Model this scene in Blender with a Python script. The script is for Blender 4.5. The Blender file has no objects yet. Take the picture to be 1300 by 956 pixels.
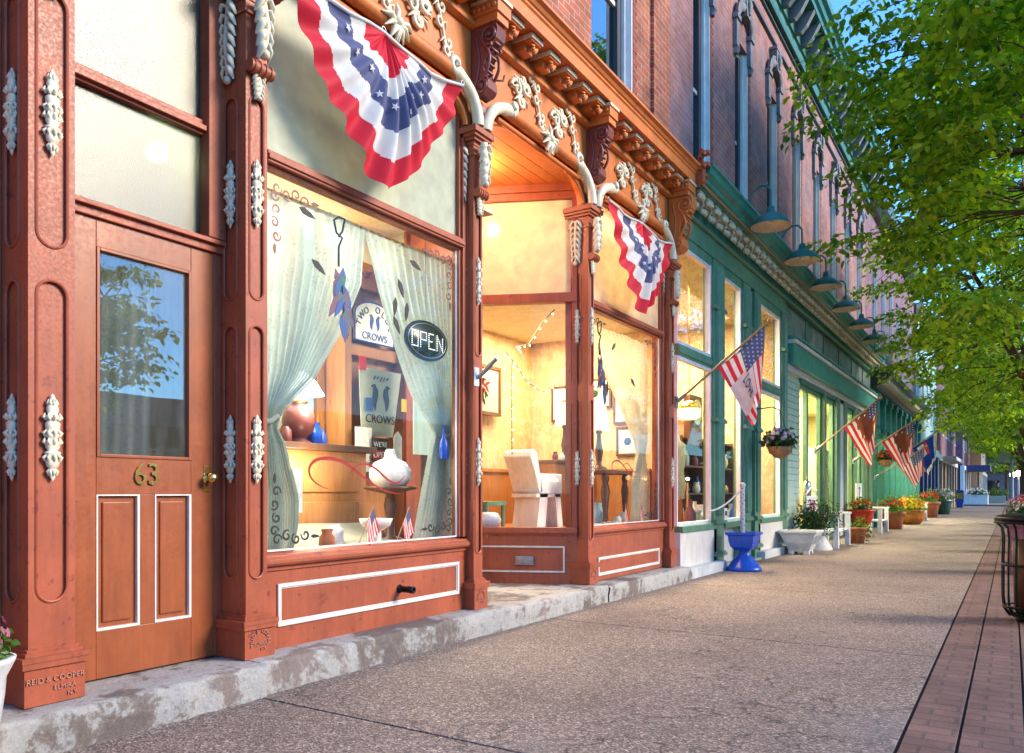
import bpy, bmesh, math, random
import numpy as np
from mathutils import Vector, Matrix
PI = math.pi
random.seed(7)
sc = bpy.context.scene
C = sc.collection

# ---------------------------------------------------------------- camera
cam = bpy.data.cameras.new('camera'); cam_o = bpy.data.objects.new('camera', cam); C.objects.link(cam_o)
TH = math.radians(32.636)
fwd = Vector((math.cos(TH), math.sin(TH), 0))
cam_o.location = (0, 0, 1.05)
cam_o.rotation_euler = fwd.to_track_quat('-Z', 'Y').to_euler()
cam.sensor_width = 36; cam.lens = 36*990/1300
cam.shift_y = (625-478)/1300; cam.clip_start = 0.05; cam.clip_end = 2000
sc.camera = cam_o
# ---------------------------------------------------------------- world
w = bpy.data.worlds.new('World'); sc.world = w; w.use_nodes = True
nt = w.node_tree; nt.nodes.clear()
sky = nt.nodes.new('ShaderNodeTexSky'); sky.sky_type = 'NISHITA'; sky.sun_disc = False
to_sun = Vector((0.46, -1.0, 0.60)).normalized()
sky.sun_elevation = math.asin(to_sun.z); sky.sun_rotation = math.atan2(to_sun.x, to_sun.y)
sky.air_density = 1.0; sky.dust_density = 0.0; sky.ozone_density = 6.0
mul = nt.nodes.new('ShaderNodeMix'); mul.data_type = 'RGBA'; mul.blend_type = 'MULTIPLY'; mul.inputs[0].default_value = 1
mul.inputs[7].default_value = (0.62, 0.93, 1.06, 1)
bg = nt.nodes.new('ShaderNodeBackground'); bg.inputs[1].default_value = 0.15
wo = nt.nodes.new('ShaderNodeOutputWorld')
nt.links.new(sky.outputs[0], mul.inputs[6]); nt.links.new(mul.outputs[2], bg.inputs[0]); nt.links.new(bg.outputs[0], wo.inputs[0])
# ---------------------------------------------------------------- sun
sun = bpy.data.lights.new('sun', 'SUN'); sun.energy = 2.0; sun.angle = math.radians(22); sun.color = (1.0, 0.82, 0.60)
sun_o = bpy.data.objects.new('sun', sun); C.objects.link(sun_o)
sun_o.rotation_euler = to_sun.to_track_quat('Z', 'Y').to_euler()
sc.view_settings.view_transform = 'Standard'; sc.view_settings.look = 'None'
sc.view_settings.exposure = 1.6; sc.view_settings.gamma = 1; sc.view_settings.use_curve_mapping = False
sc.render.engine = 'CYCLES'
cy = sc.cycles
cy.max_bounces = 7; cy.diffuse_bounces = 3; cy.glossy_bounces = 3; cy.transmission_bounces = 5; cy.transparent_max_bounces = 16
cy.caustics_reflective = False; cy.caustics_refractive = False; cy.sample_clamp_indirect = 4
cy.use_denoising = True

# ---------------------------------------------------------------- mesh builder
class MB:
    def __init__(s): s.v = []; s.f = []; s.m = []; s.s = []
    def add(s, vs, fs, mi=0, smooth=False):
        n = len(s.v); s.v += [tuple(v) for v in vs]
        for f in fs: s.f.append([i+n for i in f]); s.m.append(mi); s.s.append(smooth)
        return s
    def box(s, x0, x1, y0, y1, z0, z1, mi=0):
        v = [(x0,y0,z0),(x1,y0,z0),(x1,y1,z0),(x0,y1,z0),(x0,y0,z1),(x1,y0,z1),(x1,y1,z1),(x0,y1,z1)]
        return s.add(v, [(0,3,2,1),(4,5,6,7),(0,1,5,4),(1,2,6,5),(2,3,7,6),(3,0,4,7)], mi)
    def prismx(s, prof, x0, x1, mi=0, smooth=False):      # prof (y,z) list extruded along X
        n = len(prof); v = [(x0,)+tuple(p) for p in prof]+[(x1,)+tuple(p) for p in prof]
        fs = [(i, (i+1) % n, n+(i+1) % n, n+i) for i in range(n)]
        s.add(v, fs, mi, smooth); s.add(v, [tuple(range(n-1, -1, -1)), tuple(range(n, 2*n))], mi); return s
    def prismz(s, prof, z0, z1, mi=0, smooth=False):
        n = len(prof); v = [tuple(p)+(z0,) for p in prof]+[tuple(p)+(z1,) for p in prof]
        s.add(v, [(i, (i+1) % n, n+(i+1) % n, n+i) for i in range(n)], mi, smooth)
        s.add(v, [tuple(range(n-1, -1, -1)), tuple(range(n, 2*n))], mi); return s
    def prismy(s, prof, y0, y1, mi=0):                    # prof (x,z)
        n = len(prof); v = [(p[0], y0, p[1]) for p in prof]+[(p[0], y1, p[1]) for p in prof]
        s.add(v, [(i, (i+1) % n, n+(i+1) % n, n+i) for i in range(n)], mi)
        s.add(v, [tuple(range(n-1, -1, -1)), tuple(range(n, 2*n))], mi); return s
    def lathe(s, prof, cx=0, cy=0, cz=0, n=20, sx=1, sy=1, mi=0, cap=True, wob=0):
        v = []; fs = []
        for r, z in prof:
            for k in range(n):
                a = 2*PI*k/n; rr = r*(1+wob*math.sin(a*8))
                v.append((cx+rr*math.cos(a)*sx, cy+rr*math.sin(a)*sy, cz+z))
        for i in range(len(prof)-1):
            for k in range(n):
                fs.append((i*n+k, i*n+(k+1) % n, (i+1)*n+(k+1) % n, (i+1)*n+k))
        s.add(v, fs, mi, True)
        if cap: s.add(v, [tuple(range(n-1, -1, -1)), tuple(range((len(prof)-1)*n, len(prof)*n))], mi)
        return s
    def tube(s, pts, r, n=8, mi=0, cap=True, flat=1.0):
        pts = [Vector(p) for p in pts]; rs = r if isinstance(r, (list, tuple)) else [r]*len(pts)
        t0 = (pts[1]-pts[0]).normalized(); up = Vector((0,0,1)) if abs(t0.z) < .9 else Vector((1,0,0))
        u = t0.cross(up).normalized(); v = []; fs = []
        for i, p in enumerate(pts):
            t = (pts[min(i+1, len(pts)-1)]-pts[max(i-1, 0)])
            if t.length < 1e-9: t = t0
            t.normalize(); u = (u-t*u.dot(t))
            if u.length < 1e-6: u = t.orthogonal()
            u.normalize(); b = t.cross(u)
            for k in range(n):
                a = 2*PI*k/n; v.append(p+u*math.cos(a)*rs[i]+b*math.sin(a)*rs[i]*flat)
        for i in range(len(pts)-1):
            for k in range(n): fs.append((i*n+k, i*n+(k+1) % n, (i+1)*n+(k+1) % n, (i+1)*n+k))
        s.add(v, fs, mi, True)
        if cap: s.add(v, [tuple(range(n-1, -1, -1)), tuple(range((len(pts)-1)*n, len(pts)*n))], mi)
        return s
    def grid(s, fn, nu, nv, mi=0, smooth=True, mfn=None):
        v = [fn(i/nu, j/nv) for j in range(nv+1) for i in range(nu+1)]
        n0 = len(s.v); s.v += [tuple(p) for p in v]
        for j in range(nv):
            for i in range(nu):
                a = n0+j*(nu+1)+i; s.f.append([a, a+1, a+nu+2, a+nu+1])
                s.m.append(mfn(i, j) if mfn else mi); s.s.append(smooth)
        return s
    def sphere(s, c, r, n=10, mi=0, sx=1, sy=1, sz=1):
        prof = [(max(1e-4, r*math.sin(PI*i/n)), -r*math.cos(PI*i/n)*sz) for i in range(n+1)]
        return s.lathe(prof, c[0], c[1], c[2], n=max(8, n+2), sx=sx, sy=sy, mi=mi, cap=False)
    def xf(s, M, start=0):
        for i in range(start, len(s.v)): s.v[i] = tuple(M @ Vector(s.v[i]))
        return s
    def mesh(s, name, mats):
        me = bpy.data.meshes.new(name); me.from_pydata(s.v, [], s.f)
        for m in (mats if isinstance(mats, (list, tuple)) else [mats]): me.materials.append(m)
        me.polygons.foreach_set('material_index', s.m); me.polygons.foreach_set('use_smooth', s.s)
        me.update(); return me
    def obj(s, name, mats, parent=None, loc=(0,0,0), rot=(0,0,0), bevel=0, solid=0):
        o = bpy.data.objects.new(name, s.mesh(name, mats)); C.objects.link(o)
        o.location = loc; o.rotation_euler = rot
        if parent: o.parent = parent
        if solid:
            m = o.modifiers.new('solid', 'SOLIDIFY'); m.thickness = solid; m.offset = 0
        if bevel:
            m = o.modifiers.new('bevel', 'BEVEL'); m.width = bevel; m.segments = 2; m.limit_method = 'ANGLE'; m.angle_limit = math.radians(40)
        return o

def tag(o, label=None, cat=None, group=None, kind=None):
    if label: o['label'] = label
    if cat: o['category'] = cat
    if group: o['group'] = group
    if kind: o['kind'] = kind
    return o
def thing(name, label, cat, loc=(0,0,0), rz=0, group=None):
    o = bpy.data.objects.new(name, None); C.objects.link(o); o.empty_display_size = .1
    o.location = loc; o.rotation_euler = (0, 0, rz); return tag(o, label, cat, group)
def kids(o): return [c for c in bpy.data.objects if c.parent == o]
def dup(root, loc, rz=None, label=None, group=None, scale=None, parent=None):
    r = root.copy(); C.objects.link(r); r.location = loc
    if rz is not None: r.rotation_euler = (0, 0, rz)
    if scale: r.scale = (scale,)*3 if not isinstance(scale, tuple) else scale
    if label: r['label'] = label
    if group: r['group'] = group
    if parent: r.parent = parent
    def rec(a, b):
        for ch in kids(a):
            c = ch.copy(); C.objects.link(c); c.parent = b; rec(ch, c)
    rec(root, r); return r
def text_mb(txt, size, ext=.003, font=None):
    cu = bpy.data.curves.new('lettering', 'FONT'); cu.body = txt; cu.size = size; cu.extrude = ext
    cu.align_x = 'CENTER'; cu.align_y = 'CENTER'; cu.resolution_u = 3
    o = bpy.data.objects.new('lettering', cu); C.objects.link(o)
    me = bpy.data.meshes.new_from_object(o)
    mb = MB(); mb.add([v.co[:] for v in me.vertices], [tuple(p.vertices) for p in me.polygons])
    bpy.data.objects.remove(o); bpy.data.meshes.remove(me)
    mb.xf(Matrix.Rotation(PI/2, 4, 'X')); return mb      # now in XZ plane, facing -Y
def mb_add(a, b, M=None, mi=None):
    vs = [tuple(M @ Vector(v)) for v in b.v] if M else b.v
    n = len(a.v); a.v += vs
    for f, m, s in zip(b.f, b.m, b.s): a.f.append([i+n for i in f]); a.m.append(m if mi is None else mi); a.s.append(s)
    return a
T = Matrix.Translation
def RX(a): return Matrix.Rotation(a, 4, 'X')
def RY(a): return Matrix.Rotation(a, 4, 'Y')
def RZ(a): return Matrix.Rotation(a, 4, 'Z')
def SC(x, y, z): return Matrix.Diagonal((x, y, z, 1))

# ---------------------------------------------------------------- materials
def newmat(name):
    m = bpy.data.materials.new(name); m.use_nodes = True; n = m.node_tree; n.nodes.clear()
    out = n.nodes.new('ShaderNodeOutputMaterial'); return m, n, out
def N(n, t, **k):
    x = n.nodes.new(t)
    for a, b in k.items(): setattr(x, a, b)
    return x
def ramp(n, src, stops):
    r = N(n, 'ShaderNodeValToRGB'); e = r.color_ramp.elements
    e[0].position, e[0].color = stops[0][0], tuple(stops[0][1])+(1,)
    e[1].position, e[1].color = stops[-1][0], tuple(stops[-1][1])+(1,)
    for p, c in stops[1:-1]:
        q = e.new(p); q.color = tuple(c)+(1,)
    n.links.new(src, r.inputs[0]); return r.outputs[0]
def noise(n, vec, scale, detail=4, rough=.55, dist=0):
    x = N(n, 'ShaderNodeTexNoise'); x.inputs['Scale'].default_value = scale; x.inputs['Detail'].default_value = detail
    x.inputs['Roughness'].default_value = rough; x.inputs['Distortion'].default_value = dist
    n.links.new(vec, x.inputs['Vector']); return x.outputs['Fac']
def coords(n, sc=(1,1,1)):
    tc = N(n, 'ShaderNodeTexCoord'); mp = N(n, 'ShaderNodeMapping'); mp.inputs['Scale'].default_value = sc
    n.links.new(tc.outputs['Object'], mp.inputs[0]); return mp.outputs[0]
def bump(n, h, strength, dist=.01, prev=None):
    b = N(n, 'ShaderNodeBump'); b.inputs['Strength'].default_value = strength; b.inputs['Distance'].default_value = dist
    n.links.new(h, b.inputs['Height'])
    if prev: n.links.new(prev, b.inputs['Normal'])
    return b.outputs[0]
def mixc(n, f, a, b, mode='MIX'):
    m = N(n, 'ShaderNodeMix', data_type='RGBA', blend_type=mode)
    for i, x in ((0, f), (6, a), (7, b)):
        if hasattr(x, 'is_linked') or isinstance(x, bpy.types.NodeSocket): n.links.new(x, m.inputs[i])
        else: m.inputs[i].default_value = x if i == 0 else (tuple(x)+(1,) if len(x) == 3 else x)
    return m.outputs[2]
def math_(n, op, a, b=None):
    m = N(n, 'ShaderNodeMath', operation=op)
    for i, x in ((0, a), (1, b)):
        if x is None: continue
        if isinstance(x, bpy.types.NodeSocket): n.links.new(x, m.inputs[i])
        else: m.inputs[i].default_value = x
    return m.outputs[0]
def principled(n, out, col, rough=.5, metal=0, nrm=None, spec=None, coat=0):
    p = N(n, 'ShaderNodeBsdfPrincipled'); p.inputs['Metallic'].default_value = metal
    if isinstance(col, bpy.types.NodeSocket): n.links.new(col, p.inputs['Base Color'])
    else: p.inputs['Base Color'].default_value = tuple(col)+(1,)
    if isinstance(rough, bpy.types.NodeSocket): n.links.new(rough, p.inputs['Roughness'])
    else: p.inputs['Roughness'].default_value = rough
    if spec is not None: p.inputs['Specular IOR Level'].default_value = spec
    if coat: p.inputs['Coat Weight'].default_value = coat
    if nrm: n.links.new(nrm, p.inputs['Normal'])
    if out: n.links.new(p.outputs[0], out.inputs[0])
    return p
def sh(c, k): return tuple(min(1, x*k) for x in c)
def paint(name, col, rough=.45, var=.25, bmp=.25, wear=None, scale=6, metal=0, wearamt=.62):
    m, n, out = newmat(name); v = coords(n)
    a = noise(n, v, scale, 6); f = noise(n, v, scale*14, 3)
    c = ramp(n, a, [(.3, sh(col, 1-var)), (.7, sh(col, 1+var*.6))])
    if wear:
        wv = noise(n, v, scale*3.1, 8, .7); k = ramp(n, wv, [(wearamt, (0,0,0)), (wearamt+.04, (1,1,1))])
        c = mixc(n, k, c, wear)
    st = noise(n, coords(n, (9, 9, .8)), 3, 5, .65); c = mixc(n, .55, c, ramp(n, st, [(.3, (.72,.70,.70)), (.7, (1.18,1.15,1.12))]), 'MULTIPLY')
    if wear:
        ch = noise(n, v, 26, 7, .75); ck = ramp(n, ch, [(.655, (0,0,0)), (.67, (.85,.85,.85))]); c = mixc(n, ck, c, sh(wear, .6))
    r = ramp(n, f, [(.3, (rough*.75,)*3), (.7, (min(1, rough*1.25),)*3)])
    b = bump(n, f, bmp*.15, .002); b = bump(n, a, bmp, .01, b); b = bump(n, st, bmp*.6, .004, b)
    principled(n, out, c, r, metal, b); return m
def brickmat(name, c1, c2, mortar, size=(.215, .075), axis='xz', rough=.85, bumpd=.012, msize=.006, mauve_blotch=None):
    m, n, out = newmat(name); tc = N(n, 'ShaderNodeTexCoord'); sp = N(n, 'ShaderNodeSeparateXYZ'); cb = N(n, 'ShaderNodeCombineXYZ')
    n.links.new(tc.outputs['Object'], sp.inputs[0]); n.links.new(sp.outputs[0 if axis[0] == 'x' else 1], cb.inputs[0])
    n.links.new(sp.outputs[2 if axis[1] == 'z' else (1 if axis[0] == 'x' else 0)], cb.inputs[1])
    br = N(n, 'ShaderNodeTexBrick'); n.links.new(cb.outputs[0], br.inputs[0])
    br.inputs['Scale'].default_value = 1; br.inputs['Brick Width'].default_value = size[0]; br.inputs['Row Height'].default_value = size[1]
    br.inputs['Mortar Size'].default_value = msize; br.inputs['Mortar Smooth'].default_value = .2; br.inputs['Bias'].default_value = 0
    br.inputs['Color1'].default_value = tuple(c1)+(1,); br.inputs['Color2'].default_value = tuple(c2)+(1,); br.inputs['Mortar'].default_value = tuple(mortar)+(1,)
    nz = noise(n, tc.outputs['Object'], 3.2, 6); fine = noise(n, tc.outputs['Object'], 70, 3)
    g = ramp(n, nz, [(.3, (.62,)*3), (.72, (1.3,)*3)]); c = mixc(n, 1.0, br.outputs[0], g, 'MULTIPLY')
    g2 = ramp(n, fine, [(.3, (.75,)*3), (.7, (1.15,)*3)]); c = mixc(n, .8, c, g2, 'MULTIPLY')
    if mauve_blotch:
        nn = noise(n, tc.outputs['Object'], .9, 7, .65); k = ramp(n, nn, [(.5, (0,0,0)), (.68, (.6,.6,.6))]); c = mixc(n, k, c, mauve_blotch)
    h = math_(n, 'MULTIPLY_ADD', br.outputs['Fac'], -1.0); h2 = math_(n, 'ADD', h, math_(n, 'MULTIPLY', fine, .35))
    principled(n, out, c, rough, 0, bump(n, h2, .9, bumpd)); return m
def woodmat(name, c1, c2, axis=0, rough=.45):
    m, n, out = newmat(name); s = [14, 14, 14]; s[axis] = 1.2; v = coords(n, s)
    a = noise(n, v, 2.2, 6, .6, 1.5); c = ramp(n, a, [(.25, c1), (.75, c2)])
    principled(n, out, c, rough, 0, bump(n, a, .2, .004)); return m
def plain(name, col, rough=.5, metal=0, spec=None, coat=0):
    m, n, out = newmat(name); v = coords(n); a = noise(n, v, 25, 4)
    c = ramp(n, a, [(.3, sh(col, .85)), (.7, sh(col, 1.1))]); principled(n, out, c, rough, metal, bump(n, a, .12, .003), spec, coat); return m
def glassmat(name, tint=(1,1,1), refl=1.0, rough=.0, haze=0.0):
    m, n, out = newmat(name); t = N(n, 'ShaderNodeBsdfTransparent'); t.inputs[0].default_value = tuple(tint)+(1,)
    g = N(n, 'ShaderNodeBsdfGlossy'); g.inputs['Roughness'].default_value = rough
    fr = N(n, 'ShaderNodeFresnel'); gg = N(n, 'ShaderNodeNewGeometry'); n.links.new(math_(n, 'MULTIPLY_ADD', gg.outputs['Backfacing'], -.8333), fr.inputs[0]); fr.inputs[0].links[0].from_node.inputs[2].default_value = 1.5
    v = coords(n); b = bump(n, noise(n, v, 1.6, 2), .03, .02); n.links.new(b, g.inputs['Normal'])
    k = math_(n, 'MULTIPLY', fr.outputs[0], refl); mx = N(n, 'ShaderNodeMixShader'); n.links.new(k, mx.inputs[0])
    n.links.new(t.outputs[0], mx.inputs[1]); n.links.new(g.outputs[0], mx.inputs[2])
    if haze:
        d = N(n, 'ShaderNodeBsdfDiffuse'); d.inputs[0].default_value = (.6,.62,.62,1)
        st = ramp(n, noise(n, coords(n, (3,3,.6)), 4, 5, .7), [(.35, (haze*.3,)*3), (.75, (haze*1.6,)*3)])
        m2 = N(n, 'ShaderNodeMixShader'); n.links.new(st, m2.inputs[0]); n.links.new(mx.outputs[0], m2.inputs[1]); n.links.new(d.outputs[0], m2.inputs[2]); mx = m2
    n.links.new(mx.outputs[0], out.inputs[0]); return m
def translucent(name, col, f=.5, alpha=1.0, rough=.6, lace=0, weave=90):
    m, n, out = newmat(name); v = coords(n); a = noise(n, v, 9, 4)
    c = ramp(n, a, [(.3, sh(col, .88)), (.7, sh(col, 1.08))])
    d = principled(n, None, c, rough, 0, bump(n, noise(n, v, weave, 2), .15, .002), .2)
    t = N(n, 'ShaderNodeBsdfTranslucent'); n.links.new(c, t.inputs[0]); mx = N(n, 'ShaderNodeMixShader'); mx.inputs[0].default_value = f
    n.links.new(d.outputs[0], mx.inputs[1]); n.links.new(t.outputs[0], mx.inputs[2]); last = mx
    if alpha < 1 or lace:
        tr = N(n, 'ShaderNodeBsdfTransparent'); m2 = N(n, 'ShaderNodeMixShader')
        if lace:
            vo = N(n, 'ShaderNodeTexVoronoi'); vo.inputs['Scale'].default_value = lace; n.links.new(v, vo.inputs['Vector'])
            big = noise(n, v, 12, 3); k = math_(n, 'ADD', math_(n, 'MULTIPLY', vo.outputs['Distance'], .8), math_(n, 'MULTIPLY', big, .9))
            k = ramp(n, k, [(.42, (alpha*.92,)*3), (.75, (min(1, alpha*1.35),)*3)]); n.links.new(k, m2.inputs[0])
        else: m2.inputs[0].default_value = alpha
        n.links.new(tr.outputs[0], m2.inputs[1]); n.links.new(last.outputs[0], m2.inputs[2]); last = m2
    n.links.new(last.outputs[0], out.inputs[0]); return m
def emis(name, col, s):
    m, n, out = newmat(name); e = N(n, 'ShaderNodeEmission'); e.inputs[0].default_value = tuple(col)+(1,); e.inputs[1].default_value = s
    n.links.new(e.outputs[0], out.inputs[0]); return m

M = {}
M['rust'] = paint('rust red painted iron', (.37,.085,.036), .5, .2, .3, wear=(.22,.045,.03), scale=5, wearamt=.6)
M['orange'] = paint('orange timber paint with warm light', (.62,.165,.032), .5, .16, .22, wear=(.32,.07,.03), scale=5, wearamt=.68)  # the warm light on the upper front is put into this more orange colour
M['door'] = paint('brown orange door paint', (.32,.085,.028), .38, .18, .15, wear=(.24,.06,.02), scale=4, wearamt=.7)
M['rustl'] = paint('rust raised lettering with edge light', (.52,.22,.15), .5, .1, .2)  # same paint as the pilasters, edge highlights put into a paler colour
M['maroon'] = paint('dark maroon scroll paint', (.20,.048,.04), .38, .2, .3)
M['cream'] = paint('cream ornament paint', (.76,.69,.50), .5, .15, .4, wear=(.45,.33,.22), scale=9, wearamt=.63)
M['white'] = paint('white trim paint', (.72,.70,.64), .5, .1, .2, wear=(.45,.42,.38), wearamt=.7)
M['green'] = paint('sage green painted timber', (.11,.25,.14), .45, .2, .25, wear=(.18,.22,.13), wearamt=.68)
M['teal'] = paint('teal painted cornice', (.03,.26,.20), .42, .25, .3, wear=(.05,.10,.09), wearamt=.64)
M['teald'] = paint('deep teal paint', (.02,.17,.15), .45, .25, .3)
M['mint'] = paint('pale mint siding paint', (.42,.56,.46), .5, .12, .2)
M['mottle'] = paint('mottled green panel', (.12,.20,.16), .5, .6, .3, wear=(.22,.19,.26), scale=2.5, wearamt=.52)
M['brick'] = brickmat('red brick', (.50,.14,.065), (.34,.08,.045), (.42,.36,.28))
M['brickm'] = brickmat('brick with dusk light tint', (.44,.17,.13), (.30,.12,.12), (.36,.31,.33), mauve_blotch=(.22,.20,.26))  # purple blue of the dusk light put into the brick colour
M['brickr'] = brickmat('jamb brick', (.42,.10,.06), (.33,.075,.05), (.25,.13,.1), size=(.11,.07))
M['brickp'] = brickmat('distant plum brick', (.27,.11,.15), (.20,.09,.12), (.3,.22,.28))
M['hood'] = paint('weathered stone hood', (.22,.23,.26), .8, .4, .5, wear=(.07,.09,.11), scale=4)
M['winwhite'] = paint('white window paint', (.82,.83,.82), .5, .1, .2)
M['slate'] = paint('slate sash paint', (.045,.055,.07), .4, .2, .2)
M['glass'] = glassmat('shop window glass', (.97,.98,.98), .38, 0, .006)
M['glasst'] = glassmat('sky reflecting transom glass', (.9,.92,.93), 1.4, 0, .02)
M['glassd'] = glassmat('door glass', (.80,.83,.85), 3.0, .0, .05)
M['glassu'] = glassmat('upper storey glass', (.35,.42,.5), 3.5, .02)
M['wood'] = woodmat('honey wood', (.30,.11,.025), (.50,.21,.06), 2)
M['woodd'] = woodmat('dark walnut', (.07,.025,.012), (.15,.06,.025), 2)
M['woodp'] = woodmat('pole wood', (.35,.16,.06), (.5,.27,.11), 0)
M['plaster'] = paint('golden plaster', (.62,.42,.22), .8, .18, .2, wear=(.68,.50,.30), scale=2.5, wearamt=.5)
M['cplaster'] = paint('cream plaster', (.7,.66,.5), .8, .1, .1)
M['yplaster'] = paint('pale yellow plaster', (.7,.64,.36), .8, .1, .1)
M['ceil'] = paint('ceiling paint', (.7,.6,.38), .8, .08, .1)
M['iron'] = plain('black iron', (.012,.012,.013), .4, .6)
M['gold'] = plain('brass', (.75,.5,.15), .25, 1)
M['steel'] = plain('dull steel', (.35,.37,.4), .35, 1)
M['terra'] = paint('terracotta', (.42,.13,.05), .7, .2, .3)
M['potw'] = paint('white cast stone', (.60,.62,.62), .7, .15, .4, wear=(.4,.42,.42))
M['blue'] = paint('cobalt blue glaze', (.012,.09,.55), .3, .2, .15)
M['red'] = paint('scarlet glaze', (.60,.03,.012), .3, .15, .15)
M['orangeglaze'] = paint('orange glaze', (.62,.19,.02), .35, .15, .15)
M['potgreen'] = paint('dark green pot', (.03,.14,.09), .4, .15, .15)
M['pinkstone'] = paint('pink brick planter', (.42,.14,.12), .8, .25, .3)
M['soil'] = plain('potting soil', (.03,.02,.012), .95)
M['paper'] = plain('white paper', (.75,.74,.68), .8)
M['ink'] = plain('black ink', (.02,.018,.018), .6)
M['inkred'] = plain('red ink', (.36,.01,.01), .5)
M['inkblue'] = plain('blue ink', (.02,.06,.25), .5)
M['clothw'] = translucent('white flag cloth', (.78,.76,.73), .25)
M['clothr'] = translucent('red flag cloth', (.68,.03,.055), .25)
M['clothb'] = translucent('navy flag cloth', (.10,.11,.23), .2)
M['clothbb'] = translucent('royal blue flag cloth', (.012,.05,.32), .2)
M['clothn'] = translucent('brown flag print', (.20,.055,.03), .2)
M['lace'] = translucent('white lace', (.52,.60,.54), .5, .66, lace=38)
M['lacew'] = translucent('warm lace', (.75,.68,.5), .5, .55, lace=38)
M['drape'] = translucent('yellow green drape', (.55,.58,.25), .5)
M['lampb'] = emis('small bare bulb', (1,.85,.6), 14)
M['pane_cream'] = translucent('cream backed pane', (.60,.64,.52), .4, rough=.25)
M['pane_peach'] = translucent('peach backed pane', (.84,.74,.54), .5, rough=.18)
M['lampw'] = emis('lit white shade', (.9,1,.92), 2.2)
M['lampy'] = emis('lit yellow shade', (1,.62,.24), 1.6)
M['hallbulb'] = emis('hall bulb', (1,.8,.45), 26)
M['bulb'] = emis('fairy bulb', (1,.8,.45), 9)
M['black'] = plain('black sign plastic', (.008,.018,.014), .3)
M['bulbs'] = emis('street bulb', (1,.72,.36), 40)
M['china'] = plain('white china', (.75,.74,.7), .25)
M['leafdk'] = translucent('shrub leaf', (.045,.11,.03), .3)
M['leafgr'] = translucent('bright plant leaf', (.10,.24,.03), .35)
M['petp'] = translucent('pink petal', (.6,.15,.32), .3)
M['pety'] = translucent('yellow petal', (.75,.55,.03), .3)
M['petr'] = translucent('red petal', (.6,.03,.02), .3)
M['petl'] = translucent('lilac petal', (.45,.28,.6), .3)
M['petw'] = translucent('white petal', (.75,.72,.68), .3)
M['bark'] = paint('brown bark', (.13,.075,.045), .9, .4, .8, scale=9)
def frosted():
    m, n, out = newmat('pebbled frosted glass'); v = coords(n)
    vo = N(n, 'ShaderNodeTexVoronoi'); vo.inputs['Scale'].default_value = 210; n.links.new(v, vo.inputs['Vector'])
    b = bump(n, vo.outputs['Distance'], .22, .003)
    g = N(n, 'ShaderNodeBsdfGlossy'); g.inputs['Roughness'].default_value = .22; n.links.new(b, g.inputs['Normal'])
    t = N(n, 'ShaderNodeBsdfTranslucent'); t.inputs[0].default_value = (.14,.24,.21,1); n.links.new(b, t.inputs['Normal'])
    d = N(n, 'ShaderNodeBsdfDiffuse'); d.inputs[0].default_value = (.06,.105,.095,1); n.links.new(b, d.inputs['Normal'])
    r = N(n, 'ShaderNodeBsdfRefraction'); r.inputs['IOR'].default_value = 1.08; r.inputs['Roughness'].default_value = .22; r.inputs[0].default_value = (.5,.62,.54,1); n.links.new(b, r.inputs['Normal'])
    a = N(n, 'ShaderNodeMixShader'); a.inputs[0].default_value = .55; n.links.new(d.outputs[0], a.inputs[1]); n.links.new(t.outputs[0], a.inputs[2])
    a2 = N(n, 'ShaderNodeMixShader'); a2.inputs[0].default_value = .35; n.links.new(a.outputs[0], a2.inputs[1]); n.links.new(r.outputs[0], a2.inputs[2])
    a3 = N(n, 'ShaderNodeMixShader'); a3.inputs[0].default_value = .07; n.links.new(a2.outputs[0], a3.inputs[1]); n.links.new(g.outputs[0], a3.inputs[2])
    n.links.new(a3.outputs[0], out.inputs[0]); return m
M['frost'] = frosted()
def leafmat(name, cols):
    m, n, out = newmat(name); g = N(n, 'ShaderNodeNewGeometry'); c = ramp(n, g.outputs['Random Per Island'], [(i/(len(cols)-1), k) for i, k in enumerate(cols)])
    p = principled(n, None, c, .45, 0, None, .35); t = N(n, 'ShaderNodeBsdfTranslucent'); n.links.new(mixc(n, 1.0, c, (1.5,1.6,.6), 'MULTIPLY'), t.inputs[0])
    mx = N(n, 'ShaderNodeMixShader'); mx.inputs[0].default_value = .5; n.links.new(p.outputs[0], mx.inputs[1]); n.links.new(t.outputs[0], mx.inputs[2]); n.links.new(mx.outputs[0], out.inputs[0]); return m
M['leaf'] = leafmat('tree leaves', [(.06,.15,.02), (.16,.33,.022), (.30,.50,.03), (.46,.54,.035), (.12,.26,.04)])
M['leaf2'] = leafmat('far tree leaves', [(.02,.06,.02), (.035,.10,.02), (.06,.14,.02)])

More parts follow.
